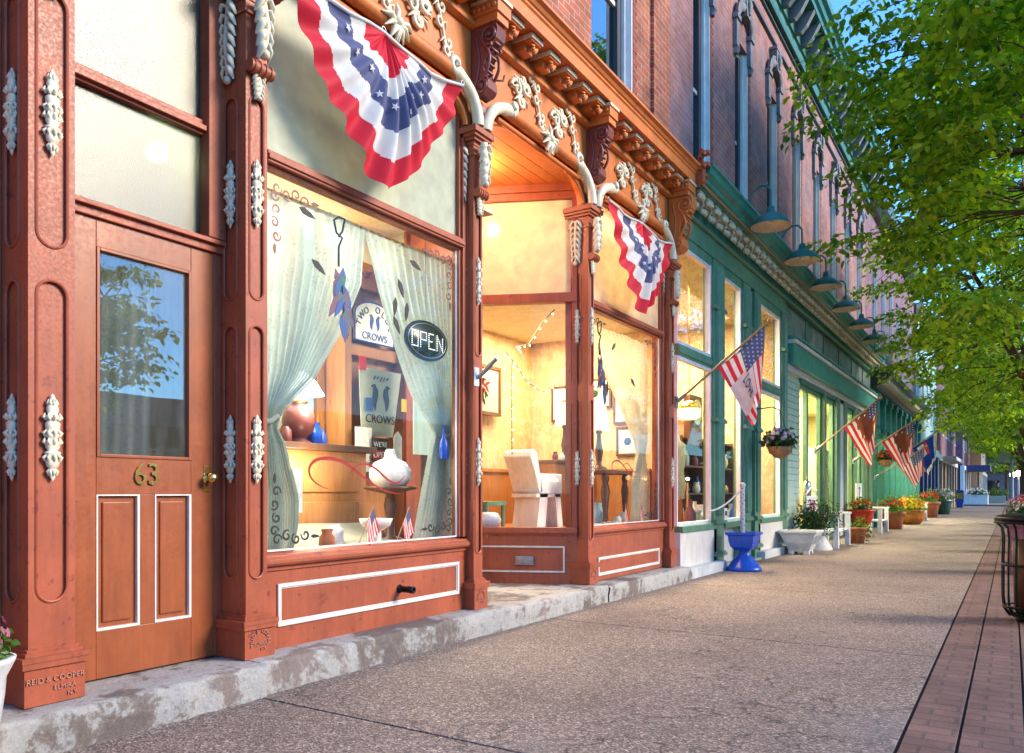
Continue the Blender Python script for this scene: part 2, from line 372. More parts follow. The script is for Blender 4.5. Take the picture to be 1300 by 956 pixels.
def concrete():
    m, n, out = newmat('exposed aggregate concrete'); v = coords(n)
    vo = N(n, 'ShaderNodeTexVoronoi'); vo.inputs['Scale'].default_value = 105; n.links.new(v, vo.inputs['Vector'])
    c = ramp(n, vo.outputs['Color'], [(0, (.045,.036,.034)), (.35, (.125,.095,.085)), (.6, (.20,.155,.13)), (.85, (.33,.27,.22)), (1, (.58,.52,.45))])
    big = noise(n, v, .8, 6, .6); c = mixc(n, 1.0, c, ramp(n, big, [(.3, (.95,.93,.92)), (.7, (1.5,1.45,1.4))]), 'MULTIPLY')
    st = noise(n, v, 5, 6, .7); c = mixc(n, ramp(n, st, [(.6, (0,0,0)), (.72, (.5,.5,.5))]), c, (.09,.075,.065))
    gv = N(n, 'ShaderNodeTexVoronoi'); gv.inputs['Scale'].default_value = 2.3; n.links.new(v, gv.inputs['Vector'])
    c = mixc(n, ramp(n, gv.outputs['Distance'], [(.06, (.7,.7,.7)), (.075, (0,0,0))]), c, (.035,.03,.03))
    wv = N(n, 'ShaderNodeVectorMath', operation='ADD'); nz = N(n, 'ShaderNodeTexNoise'); nz.inputs['Scale'].default_value = 2.5; nz.inputs['Detail'].default_value = 6; n.links.new(v, nz.inputs['Vector']); n.links.new(v, wv.inputs[0]); n.links.new(nz.outputs['Color'], wv.inputs[1])
    cv = N(n, 'ShaderNodeTexVoronoi', feature='DISTANCE_TO_EDGE'); cv.inputs['Scale'].default_value = .33; n.links.new(wv.outputs[0], cv.inputs['Vector'])
    c = mixc(n, ramp(n, cv.outputs['Distance'], [(.0012, (.85,.85,.85)), (.0035, (0,0,0))]), c, (.03,.025,.025))
    sm_ = noise(n, v, .45, 5, .7, 1.2); c = mixc(n, ramp(n, sm_, [(.52, (0,0,0)), (.66, (.4,.4,.4))]), c, (.23,.21,.20))
    b = bump(n, vo.outputs['Distance'], .7, .006); principled(n, out, c, .78, 0, b); return m
M['conc'] = concrete()
def stone_step():
    m, n, out = newmat('patched step stone'); v = coords(n)
    a = noise(n, v, 1.7, 10, .72, .2); a2 = noise(n, v, 11, 10, .78); f = noise(n, v, 60, 3)
    c = ramp(n, a, [(.42, (.16,.13,.115)), (.455, (.22,.19,.16)), (.475, (.36,.36,.34)), (.57, (.44,.43,.40)), (.62, (.24,.19,.165))])
    c = mixc(n, ramp(n, a2, [(.56, (0,0,0)), (.62, (.8,.8,.8))]), c, (.24,.21,.19))
    c = mixc(n, .8, c, ramp(n, f, [(.3, (.8,.8,.8)), (.7, (1.1,1.1,1.1))]), 'MULTIPLY')
    b = bump(n, f, .4, .004); b = bump(n, a2, .7, .02, b); principled(n, out, c, .8, 0, b); return m
M['step'] = stone_step()
M['pave'] = brickmat('paving brick', (.22,.12,.095), (.17,.095,.08), (.12,.08,.068), size=(.215,.11), axis='yx', rough=.7, bumpd=.01, msize=.008)
M['asphalt'] = paint('asphalt', (.05,.05,.052), .9, .2, .5, scale=20)
M['kerb'] = paint('granite kerb', (.35,.34,.32), .8, .2, .4)
M['grass'] = paint('verge ground', (.08,.10,.04), .95, .4, .5)
# ================================================================ ORANGE SHOP BUILDING
def pieces_face(mb, O, U, Nn, W, z0, z1, panels, pd=.012, mi=0, bead=.007):
    """vertical face at O, along U (unit), outward normal Nn, with round ended sunk panels (u0,u1,za,zb)"""
    O, U, Nn = Vector(O), Vector(U), Vector(Nn); Z = Vector((0,0,1))
    W3 = lambda u, z, d=0: O+U*u+Z*z-Nn*d
    cuts = [z0]
    for a, b in zip(panels[:-1], panels[1:]): cuts.append((a[3]+b[2])/2)
    cuts.append(z1)
    for (u0, u1, za, zb), c0, c1 in zip(panels, cuts[:-1], cuts[1:]):
        r = (u1-u0)/2; uc = (u0+u1)/2; inn = []; outr = []
        def hit(cz, ang):
            dx, dz = math.cos(ang), math.sin(ang); t = 1e9
            if dx > 1e-9: t = min(t, (W-uc)/dx)
            if dx < -1e-9: t = min(t, -uc/dx)
            if dz > 1e-9: t = min(t, (c1-cz)/dz)
            if dz < -1e-9: t = min(t, (c0-cz)/dz)
            return (uc+dx*t, cz+dz*t)
        for cz, a0, cor in ((zb-r, 0, [(W, c1), (0, c1)]), (za+r, PI, [(0, c0), (W, c0)])):
            angs = [a0+PI*i/12 for i in range(13)]
            for cx_, cz_ in cor:
                a = math.atan2(cz_-cz, cx_-uc) % (2*PI)
                if a < a0-1e-6: a += 2*PI
                angs.append(a)
            for a in sorted(angs):
                inn.append((uc+r*math.cos(a), cz+r*math.sin(a))); outr.append(hit(cz, a))
        n = len(inn)
        vs = [W3(*p) for p in outr]+[W3(*p) for p in inn]+[W3(p[0], p[1], pd) for p in inn]
        fs = [(i, (i+1) % n, n+(i+1) % n, n+i) for i in range(n)]+[(n+i, n+(i+1) % n, 2*n+(i+1) % n, 2*n+i) for i in range(n)]
        mb.add(vs, fs, mi); mb.add([W3(p[0], p[1], pd) for p in inn], [tuple(range(n))], mi)
        loop = [W3(p[0], p[1], 0) for p in inn]; loop.append(loop[0])
        mb.tube(loop, bead, 6, mi, cap=False)
    return mb

def spindle_mb(H=.37, R=.031):
    pr = [(.02,0),(.25,.03),(.42,.07),(.2,.11),(.3,.14),(.75,.17),(.9,.23),(.55,.29),(1.0,.31),(1.0,.335),(.6,.35),(.9,.39),(.95,.45),(.6,.49),(1.05,.51),(1.05,.535),(.6,.55),(.9,.6),(.95,.66),(.6,.7),(1.0,.72),(1.0,.745),(.6,.76),(.8,.82),(.6,.88),(.25,.9),(.42,.94),(.25,.98),(.02,1)]
    mb = MB(); mb.lathe([(R*r, H*(z-.5)) for r, z in pr], 0, 0, 0, 14, 1, .65, wob=.10, cap=False)
    for z, d in ((.30, -1), (.70, 1), (.42, 1), (.58, -1), (.14, -1), (.86, 1)):
        for k in range(5):
            a = PI+PI*k/4; c_, s_ = math.cos(a), math.sin(a)*.65; q = .95 if abs(z-.5) < .3 else .5
            mb.tube([(c_*R*q*.8, s_*R*q*.8, H*(z-.5)), (c_*R*q*1.25, s_*R*q*1.25, H*(z-.5+.03*d)), (c_*R*q*1.05, s_*R*q*1.05, H*(z-.5+.075*d))], [.006,.008,.002], 5)
    return mb
def leaf_mb(W=.12, H=.42, n=7):
    """acanthus leaf relief in the XZ plane, tip down, facing -Y"""
    mb = MB()
    mb.tube([(0,-.012,0),(0,-.03,-H*.5),(0,-.02,-H*.95)], [.016,.018,.01], 8)
    for k in range(n):
        t = k/(n-1); z = -H*(.04+.8*t); L = W*.5*(1.0-.35*t)
        for s in (-1, 1):
            mb.tube([(0,-.012,z),(s*L*.5,-.028,z+.012),(s*L*.85,-.03,z-.02),(s*L,-.012,z-.055)], [.017,.02,.018,.006], 7, flat=.6)
    mb.sphere((0,-.022,-H*.97), .024, 8, sy=.8); return mb
def curl_pts(cx, cz, r0, r1, a0, turns, n=22, y0=-.012, y1=-.03):
    return [(cx+(r0+(r1-r0)*i/n)*math.cos(a0+turns*2*PI*i/n), y0+(y1-y0)*i/n, cz+(r0+(r1-r0)*i/n)*math.sin(a0+turns*2*PI*i/n)) for i in range(n+1)]
def taper(n, a, b): return [a+(b-a)*i/(n-1) for i in range(n)]
def cluster_mb(s=1):
    mb = MB()
    for cx, cz, r, a, t in ((-.07,.02,.075,PI,-1.3),(.07,.06,.06,0,1.4),(0,-.07,.055,PI/2,1.4),(.02,.12,.04,PI,1.2)):
        p = curl_pts(s*cx, cz, r, .012, a, s*t); mb.tube(p, taper(len(p), .02, .011), 7)
    for a in range(0, 360, 45):
        c, d = math.cos(math.radians(a)), math.sin(math.radians(a))
        mb.tube([(c*.05,-.01,d*.05+.02),(c*.10,-.028,d*.10+.02),(c*.145,-.012,d*.14+.02)], [.012,.019,.006], 6, flat=.6)
    return mb
def drop_mb(s=1):
    """long trailing scroll, leaning"""
    mb = MB(); ax = [(s*(-.12+.24*t), -.015, .24-.48*t+.03*math.sin(t*9)) for t in [i/12 for i in range(13)]]
    mb.tube(ax, [.012]*13, 6)
    for k in range(6):
        x, _, z = ax[2*k]; q = 1 if k % 2 else -1
        p = curl_pts(x+q*.03, z, .042, .01, PI if q > 0 else 0, q*1.1, 14); mb.tube(p, taper(len(p), .017, .009), 6)
        mb.tube([(x,-.01,z),(x-q*.03,-.026,z+.01),(x-q*.055,-.01,z-.025)], [.01,.016,.005], 6, flat=.6)
    return mb
def tube_leaf_mb():
    mb = MB()
    for s in (-1, 1):
        for k in range(4):
            a = math.radians(10+k*28); mb.tube([(0,-.01,0),(s*.08*math.cos(a),-.035,-.02-.09*math.sin(a)+.05),(s*.15*math.cos(a),-.02,.03-.16*math.sin(a))], [.022,.028,.006], 7, flat=.6)
    mb.sphere((0,-.035,.0), .032, 8); mb.tube([(0,-.02,0),(0,-.03,.07),(.0,-.015,.13)], [.02,.02,.005], 7); return mb

SP = spindle_mb().mesh('spindle_ornament', M['cream'])
LF = leaf_mb().mesh('leaf_ornament', M['cream'])
LFs = leaf_mb(.09, .26, 5).mesh('small_leaf_ornament', M['cream'])
CL = [cluster_mb(s).mesh('scroll_ornament', M['cream']) for s in (1, -1)]
DR = [drop_mb(s).mesh('trailing_scroll_ornament', M['cream']) for s in (1, -1)]
TL = tube_leaf_mb().mesh('leaf_spray_ornament', M['cream'])
def inst(name, me, loc, parent, rz=0, scale=None, rot=None):
    o = bpy.data.objects.new(name, me); C.objects.link(o); o.location = loc; o.rotation_euler = rot or (0,0,rz)
    if scale: o.scale = scale
    o.parent = parent; return o

B1 = thing('brick_shop', 'red brick shop with rust and orange cast iron front, door 63 and white scroll ornaments', 'shop building')
YF = 3.40
def pilaster(x0, wf, side=.25, base=.17, full=True):
    x1 = x0+wf; yb = YF+side
    mb = MB()
    z0, z1 = .40, 3.69
    pf = [(wf*.17, wf*.83, .59, 1.94), (wf*.17, wf*.83, 2.08, 3.16 if wf < .15 else 3.16)]
    pieces_face(mb, (x0, YF, 0), (1,0,0), (0,-1,0), wf, z0, z1, pf)
    ps = [(side*.26, side*.70, .59, 1.94), (side*.26, side*.70, 2.08, 3.16)]
    pieces_face(mb, (x0, yb, 0), (0,-1,0), (-1,0,0), side, z0, z1, ps)
    pieces_face(mb, (x1, YF, 0), (0,1,0), (1,0,0), side, z0, z1, ps)
    # plinth with stepped torus
    e = .028
    mb.box(x0-e, x1+e, YF-e, yb, base, .325); 
    for a, b, c in ((e+.012,.325,.35),(e+.016,.35,.372),(e-.006,.372,.388),(.010,.388,.402)):
        mb.box(x0-a, x1+a, YF-a, yb, b, c)
    # capital
    for a, b, c in ((.012,3.585,3.60),(.006,3.66,3.69),(.03,3.69,3.712),(.05,3.712,3.735),(.068,3.735,3.775),(.055,3.775,3.787)):
        mb.box(x0-a, x1+a, YF-a, yb-.01, b, c)
    mb.box(x0+.01, x1-.01, YF+.012, yb, 3.787, 4.55)
    # roll under the leaf on the front
    mb.tube([(x0-.004, YF-.03, 3.30), (x1+.004, YF-.03, 3.30)], .034, 12)
    for k in range(4):
        xx = x0+wf*(k+.5)/4; mb.tube([(xx-.004, YF-.03, 3.30), (xx+.004, YF-.03, 3.30)], .04, 12)
    p = mb.obj('pilaster', M['rust'], B1, bevel=.0025)
    xc = x0+wf/2; ys = YF+side*.5
    sc_ = (min(1, wf/.14), 1, 1)
    for zc in (2.645, 1.28):
        inst('spindle_ornament', SP, (xc, YF-.004, zc), p, scale=sc_)
        inst('spindle_ornament', SP, (x0-.004, ys+.0, zc), p, rz=-PI/2)
    inst('leaf_ornament', LF, (x0-.002, ys, 3.655), p, rz=-PI/2, scale=(1.0, 1, 1))
    inst('leaf_ornament', LFs, (xc, YF-.03, 3.66), p, scale=(1.15, 1.6, 1.15))
    inst('leaf_ornament', LFs, (xc, YF-.004, 3.275), p, scale=(.8, .8, .5))
    return p
PIL = {}
for key, x0, wf, sd in (('a', 1.625, .19, .25), ('b', 2.706, .14, .24), ('c', 4.775, .115, .20), ('d', 6.66, .12, .25), ('e', 8.76, .15, .22)):
    PIL[key] = pilaster(x0, wf, sd)
# cast maker's marks on the plinths
def ring_text(txt, r, size, a0, a1):
    mb = MB(); n = len(txt)
    for i, ch in enumerate(txt):
        if ch == ' ': continue
        a = a0+(a1-a0)*i/(n-1); t = text_mb(ch, size, .004)
        mb_add(mb, t, T((r*math.cos(a), 0, r*math.sin(a))) @ RY(PI/2-a))
    return mb
def mark_plain():
    mb = text_mb('REID & COOPER', .040, .004); mb_add(mb, text_mb('ELMIRA', .034, .004), T((.045,0,-.047))); mb_add(mb, text_mb('N.Y.', .03, .004), T((.085,0,-.088))); return mb
mp = mark_plain(); mp.xf(SC(.82,1,.82)); mp.obj('cast_lettering', M['rustl'], PIL['a'], loc=(1.72, YF-.031, .272))
MK = ring_text('REID & COOPER', .056, .027, math.radians(195), math.radians(-15)); mb_add(MK, text_mb('ELMIRA', .026, .004), T((0,0,-.012))); mb_add(MK, text_mb('N.Y.', .02, .004), T((.02,0,-.04)))
mk = MK.mesh('cast_lettering', M['rustl'])
inst('cast_lettering', mk, (2.776, YF-.031, .255), PIL['b']); 
inst('cast_lettering', mk, (4.833, YF-.031, .255), PIL['c'], scale=(.85,1,.85)); inst('cast_lettering', mk, (6.72, YF-.031, .255), PIL['d'], scale=(.85,1,.85))

# step
def slab(name, mat, x0, x1, y0, y1, z0, z1, parent, amp=.014, seg=.05, seed=1):
    rnd = random.Random(seed); nx = max(2, int((x1-x0)/seg)); mb = MB()
    off = [rnd.uniform(-amp, amp) for _ in range(nx+1)]; oz = [rnd.uniform(-amp, amp)*.5 for _ in range(nx+1)]
    def f(u, v):
        i = round(u*nx); x = x0+(x1-x0)*u
        j = round(v*6)
        pts = [(y0+off[i]*.6, z0), (y0+off[i], (z0+z1)*.5), (y0+off[(i*7+3) % (nx+1)], z1-.022), (y0+.008+off[i]*.6, z1-.006+oz[i]), (y0+.03, z1+oz[i]), (y0+.15, z1), (y1, z1)]
        return (x,)+pts[j]
    mb.grid(f, nx, 6, smooth=True); o = mb.obj(name, mat, parent); return o
slab('stone_step', M['step'], -1.0, 2.70, 3.22, 4.0, -.03, .166, B1, seed=3)
slab('stone_step', M['step'], 2.70, 4.93, 3.25, 4.0, -.03, .170, B1, seed=4)
slab('stone_step', M['step'], 4.93, 6.78, 3.24, 4.9, -.03, .163, B1, .014, seed=5)
slab('stone_step', M['step'], 6.78, 9.03, 3.23, 4.0, -.03, .158, B1, seed=6)

# door bay --------------------------------------------------------------
mb = MB(); mb.box(1.815, 1.885, 3.55, 3.74, .17, 2.40); mb.box(2.66, 2.706, 3.60, 3.74, .17, 2.40)       # jambs
mb.box(1.815, 2.706, 3.58, 3.74, 2.33, 2.40); mb.box(1.815, 2.706, 3.555, 3.74, 2.37, 2.395)
mb.box(2.60, 2.706, 3.56, 3.74, 2.40, 4.1); mb.box(1.815, 1.90, 3.56, 3.74, 2.40, 4.1)
mb.box(1.9, 2.60, 3.60, 3.74, 2.94, 3.02); mb.box(1.9, 2.60, 3.575, 3.70, 2.955, 2.985); mb.box(1.9, 2.60, 3.59, 3.74, 3.86, 4.1)
mb.obj('door_frame', M['rust'], B1, bevel=.004)
d = MB()
D0, D1, DY = 1.885, 2.66, 3.60
d.box(D0, 2.02, DY, DY+.045, .175, 2.33); d.box(2.52, D1, DY, DY+.045, .175, 2.33)
d.box(2.02, 2.52, DY, DY+.045, 2.20, 2.33); d.box(2.02, 2.52, DY, DY+.045, 1.04, 1.215)
d.box(2.235, 2.315, DY, DY+.045, .40, 1.04); d.box(2.02, 2.52, DY, DY+.045, .175, .40)
for a, b, z0, z1 in ((2.02,2.52,1.215,2.20),):
    d.box(a, a+.016, DY-.006, DY+.03, z0, z1); d.box(b-.016, b, DY-.006, DY+.03, z0, z1); d.box(a+.016, b-.016, DY-.006, DY+.03, z1-.016, z1); d.box(a+.016, b-.016, DY-.006, DY+.03, z0, z0+.016)
door = d.obj('door', M['door'], B1, bevel=.003)
for a, b in ((2.02, 2.235), (2.315, 2.52)):
    pnl = MB(); pnl.box(a, b, DY+.018, DY+.04, .40, 1.04); pnl.box(a+.035, b-.035, DY+.008, DY+.02, .435, 1.005)
    po = pnl.obj('door_panel', M['door'], door, bevel=.006)
    tr = MB(); t_ = .012
    tr.box(a, a+t_*.6, DY-.003, DY+.02, .40, 1.04); tr.box(b-t_, b, DY-.003, DY+.02, .40, 1.04); tr.box(a+t_*.6, b-t_, DY-.003, DY+.02, .40, .40+t_); tr.box(a+t_*.6, b-t_, DY-.003, DY+.02, 1.04-t_*.6, 1.04)
    tr.obj('panel_trim', M['white'], po)
g = MB(); g.box(2.03, 2.51, DY+.018, DY+.022, 1.225, 2.19); gp = g.obj('glass_pane', M['glassd'], door)
text_mb('63', .155, .005).xf(SC(.9,1,1)).obj('house_number', M['gold'], door, loc=(2.27, DY-.006, 1.135))
k = MB(); k.lathe([(.001,-.075),(.02,-.072),(.029,-.06),(.026,-.045),(.012,-.035),(.011,-.01),(.026,-.008),(.026,0)], 0,0,0, 16); k.xf(RX(-PI/2) )
k2 = MB(); mb_add(k2, k, T((0, 0, 0)))
k2.obj('door_knob', M['gold'], door, loc=(2.612, DY, 1.125))
kk = MB(); kk.box(2.595, 2.629, DY-.004, DY, 1.05, 1.19); kk.obj('lock_plate', M['gold'], door, bevel=.003)
# hallway curtain behind the door glass
cu = MB(); cu.grid(lambda u, v: (2.0+.38*u+.05*v*u, DY+.16+.02*math.sin(u*34)*(1-.3*v), 1.05+1.25*v), 60, 8)
tag(cu.obj('net_curtain', M['lace']), 'sheer pale net curtain hanging inside the glass of door 63', 'curtain')
for z0, z1 in ((2.40, 2.94), (3.02, 3.86)):
    mb = MB(); mb.box(1.9, 2.60, 3.635, 3.642, z0, z1); mb.obj('transom_pane', M['frost'], B1)
hall = MB(); hall.box(1.5, 2.69, 5.2, 5.25, .17, 4.3); hall.box(1.5, 1.52, 3.75, 5.2, .17, 4.3); hall.box(2.68, 2.70, 3.75, 5.2, .17, 4.3); hall.box(1.5, 2.7, 3.75, 5.2, .15, .17); hall.box(1.5, 2.7, 3.75, 5.2, 4.3, 4.32)
hall.obj('hallway', M['cplaster'], B1)
hl = MB(); hl.sphere((2.50, 3.86, 2.88), .05, 12); hl.tube([(2.50, 3.86, 2.93), (2.50, 3.86, 4.3)], .006, 6, mi=1)
tag(hl.obj('pendant_bulb', [M['hallbulb'], M['iron']]), 'glowing bulb seen through the frosted pane above door 63', 'light bulb')

# display window A  ------------------------------------------------------
def bulkhead(x0, x1, tx0, tx1, zt0, zt1, Y=3.47):
    mb = MB(); mb.box(x0, x1, Y, Y+.10, .165, .64)
    mb.prismx([(Y-.035,.64),(Y-.045,.655),(Y-.045,.675),(Y-.025,.69),(Y-.02,.70),(Y+.12,.715),(Y+.12,.64)], x0, x1)
    mb.box(x0, x1, Y-.012, Y, .612, .64)
    o = mb.obj('bulkhead', M['rust'], B1, bevel=.003)
    tr = MB(); t = .022
    for a, b, c, e in ((tx0,tx1,zt0,zt0+t),(tx0,tx1,zt1-t,zt1),(tx0,tx0+t,zt0+t,zt1-t),(tx1-t,tx1,zt0+t,zt1-t)): tr.box(a, b, Y-.012, Y, c, e); 
    for a, b, c, e in ((tx0+t,tx1-t,zt0+t,zt0+t+.008),(tx0+t,tx1-t,zt1-t-.008,zt1-t),(tx0+t,tx0+t+.008,zt0+t+.008,zt1-t-.008),(tx1-t-.008,tx1-t,zt0+t+.008,zt1-t-.008)): tr.box(a, b, Y-.005, Y, c, e)
    tr.obj('panel_trim', M['white'], o, bevel=.002); return o
bk = bulkhead(2.846, 4.775, 2.973, 4.675, .295, .535)
pp = MB(); pp.lathe([(.001,-.015),(.03,-.015),(.03,.0),(.022,.0),(.022,.07),(.024,.07),(.024,.12),(.012,.12),(.012,.10)], 0,0,0, 16); pp.xf(RX(PI/2)); pp.obj('vent_pipe', M['iron'], bk, loc=(4.012, 3.465, .40))
bulkhead(6.78, 8.76, 7.0, 8.60, .215, .40)
def display_window(x0, x1, Y=3.47, ztop=4.02, panemat='pane_cream'):
    f = MB(); j = .05
    f.box(x0, x0+j, Y-.01, Y+.09, .715, ztop); f.box(x1-j, x1, Y-.01, Y+.09, .715, ztop)
    f.box(x0+j, x0+j+.022, Y+.012, Y+.08, .715, ztop); f.box(x1-j-.022, x1-j, Y+.012, Y+.08, .715, ztop)
    f.box(x0+j, x1-j, Y-.02, Y+.09, 2.88, 2.945); f.box(x0+j, x1-j, Y-.032, Y+.05, 2.895, 2.925)
    f.box(x0+j, x1-j, Y+.012, Y+.08, 2.862, 2.88); f.box(x0+j, x1-j, Y+.012, Y+.08, 2.945, 2.96)
    f.box(x0+j, x1-j, Y-.005, Y+.09, ztop-.05, ztop)
    fr = f.obj('window_frame', M['rust'], B1, bevel=.004)
    g = MB(); g.box(x0+j+.005, x1-j-.005, Y+.045, Y+.05, .716, 2.87); gl = g.obj('glass_pane', M['glass'], fr)
    p = MB(); p.box(x0+j+.005, x1-j-.005, Y+.045, Y+.05, 2.955, ztop-.04); p.obj('transom_pane', M[panemat], fr)
    tr = MB(); tr.box(x0+j+.022, x0+j+.03, Y+.035, Y+.044, .716, 2.862); tr.box(x1-j-.03, x1-j-.022, Y+.03, Y+.044, .716, 2.862); tr.box(x0+j+.03, x1-j-.03, Y+.035, Y+.044, .716, .726); tr.obj('glazing_bead', M['winwhite'], fr)
    return fr
wa = display_window(2.846, 4.775)
wb = display_window(6.78, 8.76, panemat='pane_peach')

# frieze boards with curved arch soffits -----------------------------------
bays = [(-.9, 1.625), (1.815, 2.706), (2.846, 4.775), (4.89, 6.66), (6.78, 8.76)]
for a, b in bays:
    w_ = b-a; R = .27; pts = [(a, 4.56), (a, 3.79)]
    for i in range(9):
        t = PI/2*i/8; pts.append((a+.04+R*(1-math.cos(t)), 3.79+.215*math.sin(t)))
    for i in range(8, -1, -1):
        t = PI/2*i/8; pts.append((b-.04-R*(1-math.cos(t)), 3.79+.215*math.sin(t)))
    pts += [(b, 3.79), (b, 4.56)]
    mb = MB(); top = 4.56
    n = len(pts); q = pts[1:-1]                       # build as strips so that the board stays planar
    for i in range(len(q)-1):
        (xa, za), (xb, zb) = q[i], q[i+1]
        if xb-xa < 1e-6: continue
        mb.prismy([(xa, za), (xb, zb), (xb, top), (xa, top)], 3.425, 3.50)
    mb.obj('frieze_board', M['orange'], B1)
    if w_ < 1.0: continue
    # roll moulding that follows the arch, with cream sleeves at its ends
    tube = MB(); tube.tube([(a+.25, 3.37, 4.07), (b-.25, 3.37, 4.07)], .052, 14)
    tube.tube([(a+.2, 3.405, 3.985), (b-.2, 3.405, 3.985)], .022, 10)
    to = tube.obj('roll_moulding', M['orange'], B1)
    for s, x in ((1, a), (-1, b)):
        pth = [(x+s*(-.005+.33*(1-math.cos(PI/2*i/9))), 3.36, 3.79+.285*math.sin(PI/2*i/9)) for i in range(10)]
        sl = MB(); sl.tube(pth, [.045]*8+[.052, .05], 12)
        cp = curl_pts(x+s*.33, 4.10, .045, .012, -PI/2, s*1.0, 14, 0, -.04); cp = [(p[0], p[1]+3.34, p[2]) for p in cp]
        sl.tube(cp, taper(len(cp), .028, .016), 8)
        sl.obj('arch_sleeve', M['cream'], to)
        lw = MB(); lw.tube([(x+s*(.06+.33*(1-math.cos(PI/2*i/9))), 3.43, 3.79+.20*math.sin(PI/2*i/9)) for i in range(10)], .02, 8); lw.obj('inner_bead', M['orange'], to)
    xc = (a+b)/2
    inst('leaf_spray_ornament', TL, (xc, 3.335, 4.06), to)
    for s, i in ((-1, 0), (1, 0)):
        inst('scroll_ornament', CL[0], (xc+s*.32-(.0), 3.42, 4.33), to)
        inst('trailing_scroll_ornament', DR[0], (xc+s*.32+(.30), 3.42, 4.30), to)
# little black hooks
for x in (5.02,):
    h = MB(); h.tube([(x-.05,3.41,4.22),(x-.02,3.36,4.23),(x+.05,3.33,4.25),(x+.07,3.33,4.30)], .007, 6); h.obj('hook', M['iron'], B1)

# cornice ---------------------------------------------------------------
cprof = [(3.55,4.52),(3.40,4.52),(3.37,4.535),(3.37,4.565),(3.385,4.58),(3.385,4.60),(3.41,4.61),(3.41,4.71),(3.165,4.71),(3.165,4.70),(3.15,4.70),(3.15,4.80),(3.135,4.815),(3.135,4.83),(3.12,4.84),(3.105,4.865),(3.075,4.88),(3.075,4.905),(3.3,4.93),(3.56,4.99)]
mb = MB(); mb.prismx(cprof, -1.2, 9.04); cor = mb.obj('cornice', M['orange'], B1, bevel=.003)
def modillion(x, w, parent):
    mb = MB(); mb.box(x-w/2, x+w/2, 3.215, 3.41, 4.655, 4.709); mb.box(x-w/2+.012, x+w/2-.012, 3.29, 3.41, 4.60, 4.655)
    for k in range(7):
        a = math.radians(20+k*26); mb.tube([(x,3.25,4.62),(x+.03*math.cos(a),3.235-.012,4.63-.045*math.sin(a)),(x+.045*math.cos(a),3.24,4.645-.075*math.sin(a))], [.012,.014,.004], 6, mi=0)
    mb.sphere((x,3.25,4.625), .022, 8)
    mb.box(x-w/2-.012, x+w/2+.012, 3.200, 3.214, 4.668, 4.705, 1); mb.box(x-w/2-.012, x-w/2-.001, 3.214, 3.40, 4.668, 4.705, 1)
    return mb.obj('cornice_bracket', [M['orange'], M['cream']], parent)
xs = []
x = -.75
cons = [1.72, 2.776, 4.833, 6.72]
while x < 8.75:
    if all(abs(x-c) > .17 for c in cons): xs.append(x)
    x += .292
for x in xs: modillion(x, .15, cor)
# consoles above the pilasters
def console(xc, w, parent, s=1.0, mat='maroon', zt=4.52):
    mb = MB(); z = lambda v: zt-(4.52-v)*s; y = lambda v: 3.41-(3.41-v)*s
    prof = [(3.41,4.52),(3.20,4.52),(3.185,4.47),(3.20,4.41),(3.25,4.36),(3.29,4.28),(3.31,4.22),(3.30,4.16),(3.27,4.12),(3.27,4.06),(3.31,4.02),(3.37,4.01),(3.41,4.05)]
    mb.prismx([(y(a), z(b)) for a, b in prof], xc-w/2, xc+w/2)
    for sx in (-1, 1):
        X = xc+sx*(w/2+.004)
        for cy, cz, r, a, t in ((3.255,4.44,.068,-PI*.6,1.9),(3.325,4.085,.052,PI*.2,-1.8)):
            p = [(X, y(cy+(r*(1-i/26)+.008)*math.cos(a+t*2*PI*i/26)), z(cz+(r*(1-i/26)+.008)*math.sin(a+t*2*PI*i/26))) for i in range(27)]
            mb.tube(p, taper(27, .014*s, .008*s), 7)
            mb.sphere((X, y(cy), z(cz)), .018*s, 8)
        p = [(X, y(3.325-.075*math.sin(PI*i/10)), z(4.41-.29*i/10)) for i in range(11)]; mb.tube(p, .013*s, 7)
        p = [(X, y(3.375-.03*math.sin(PI*i/10)), z(4.45-.35*i/10)) for i in range(11)]; mb.tube(p, .010*s, 7)
    for i in range(6):
        zz = 4.40-.05*i; yy = 3.225+.016*i
        mb.tube([(xc-w*.3, y(yy+.01), z(zz)), (xc, y(yy-.02), z(zz-.03)), (xc+w*.3, y(yy+.01), z(zz))], .012*s, 6)
    o = mb.obj('console', M[mat], parent)
    l = MB(); 
    for k in range(5): 
        a = math.radians(-60+30*k); l.tube([(xc, 3.39, z(4.0)), (xc+.03*math.sin(a), 3.36, z(3.96)-.02*math.cos(a)), (xc+.05*math.sin(a), 3.375, z(3.90)-.03*math.cos(a))], [.014,.018,.005], 6)
    l.obj('console_leaf', M[mat], o)
    cb = MB(); cb.box(xc-w/2-.03, xc+w/2+.03, 3.16, 3.41, 4.585, 4.705); cb.box(xc-w/2-.015, xc+w/2+.015, 3.175, 3.41, 4.525, 4.585)
    cb.box(xc-w/2-.038, xc-w/2-.0305, 3.155, 3.40, 4.672, 4.696, 1); cb.box(xc-w/2-.038, xc+w/2+.034, 3.146, 3.1595, 4.672, 4.696, 1)
    for k in range(5):
        for sy in (0,): cb.sphere((xc-w/2-.03, 3.19+.045*k, 4.63), .02, 6)
    cb.obj('console_block', [M['orange'], M['cream']], o)
    return o
for c in cons: console(c, .12, cor)
console(8.86, .17, cor, 1.25, 'orange')
ac = MB(); ac.box(8.95, 9.06, 3.06, 3.2, 4.72, 4.95)
for k in range(16):
    a = k*.9; ac.tube([(9.0,3.10,4.80+.02*k),(9.0+.07*math.cos(a),3.08+.05*math.sin(a)-.02,4.82+.02*k),(9.0+.11*math.cos(a),3.10+.08*math.sin(a)-.03,4.79+.02*k)], [.03,.03,.008], 7)
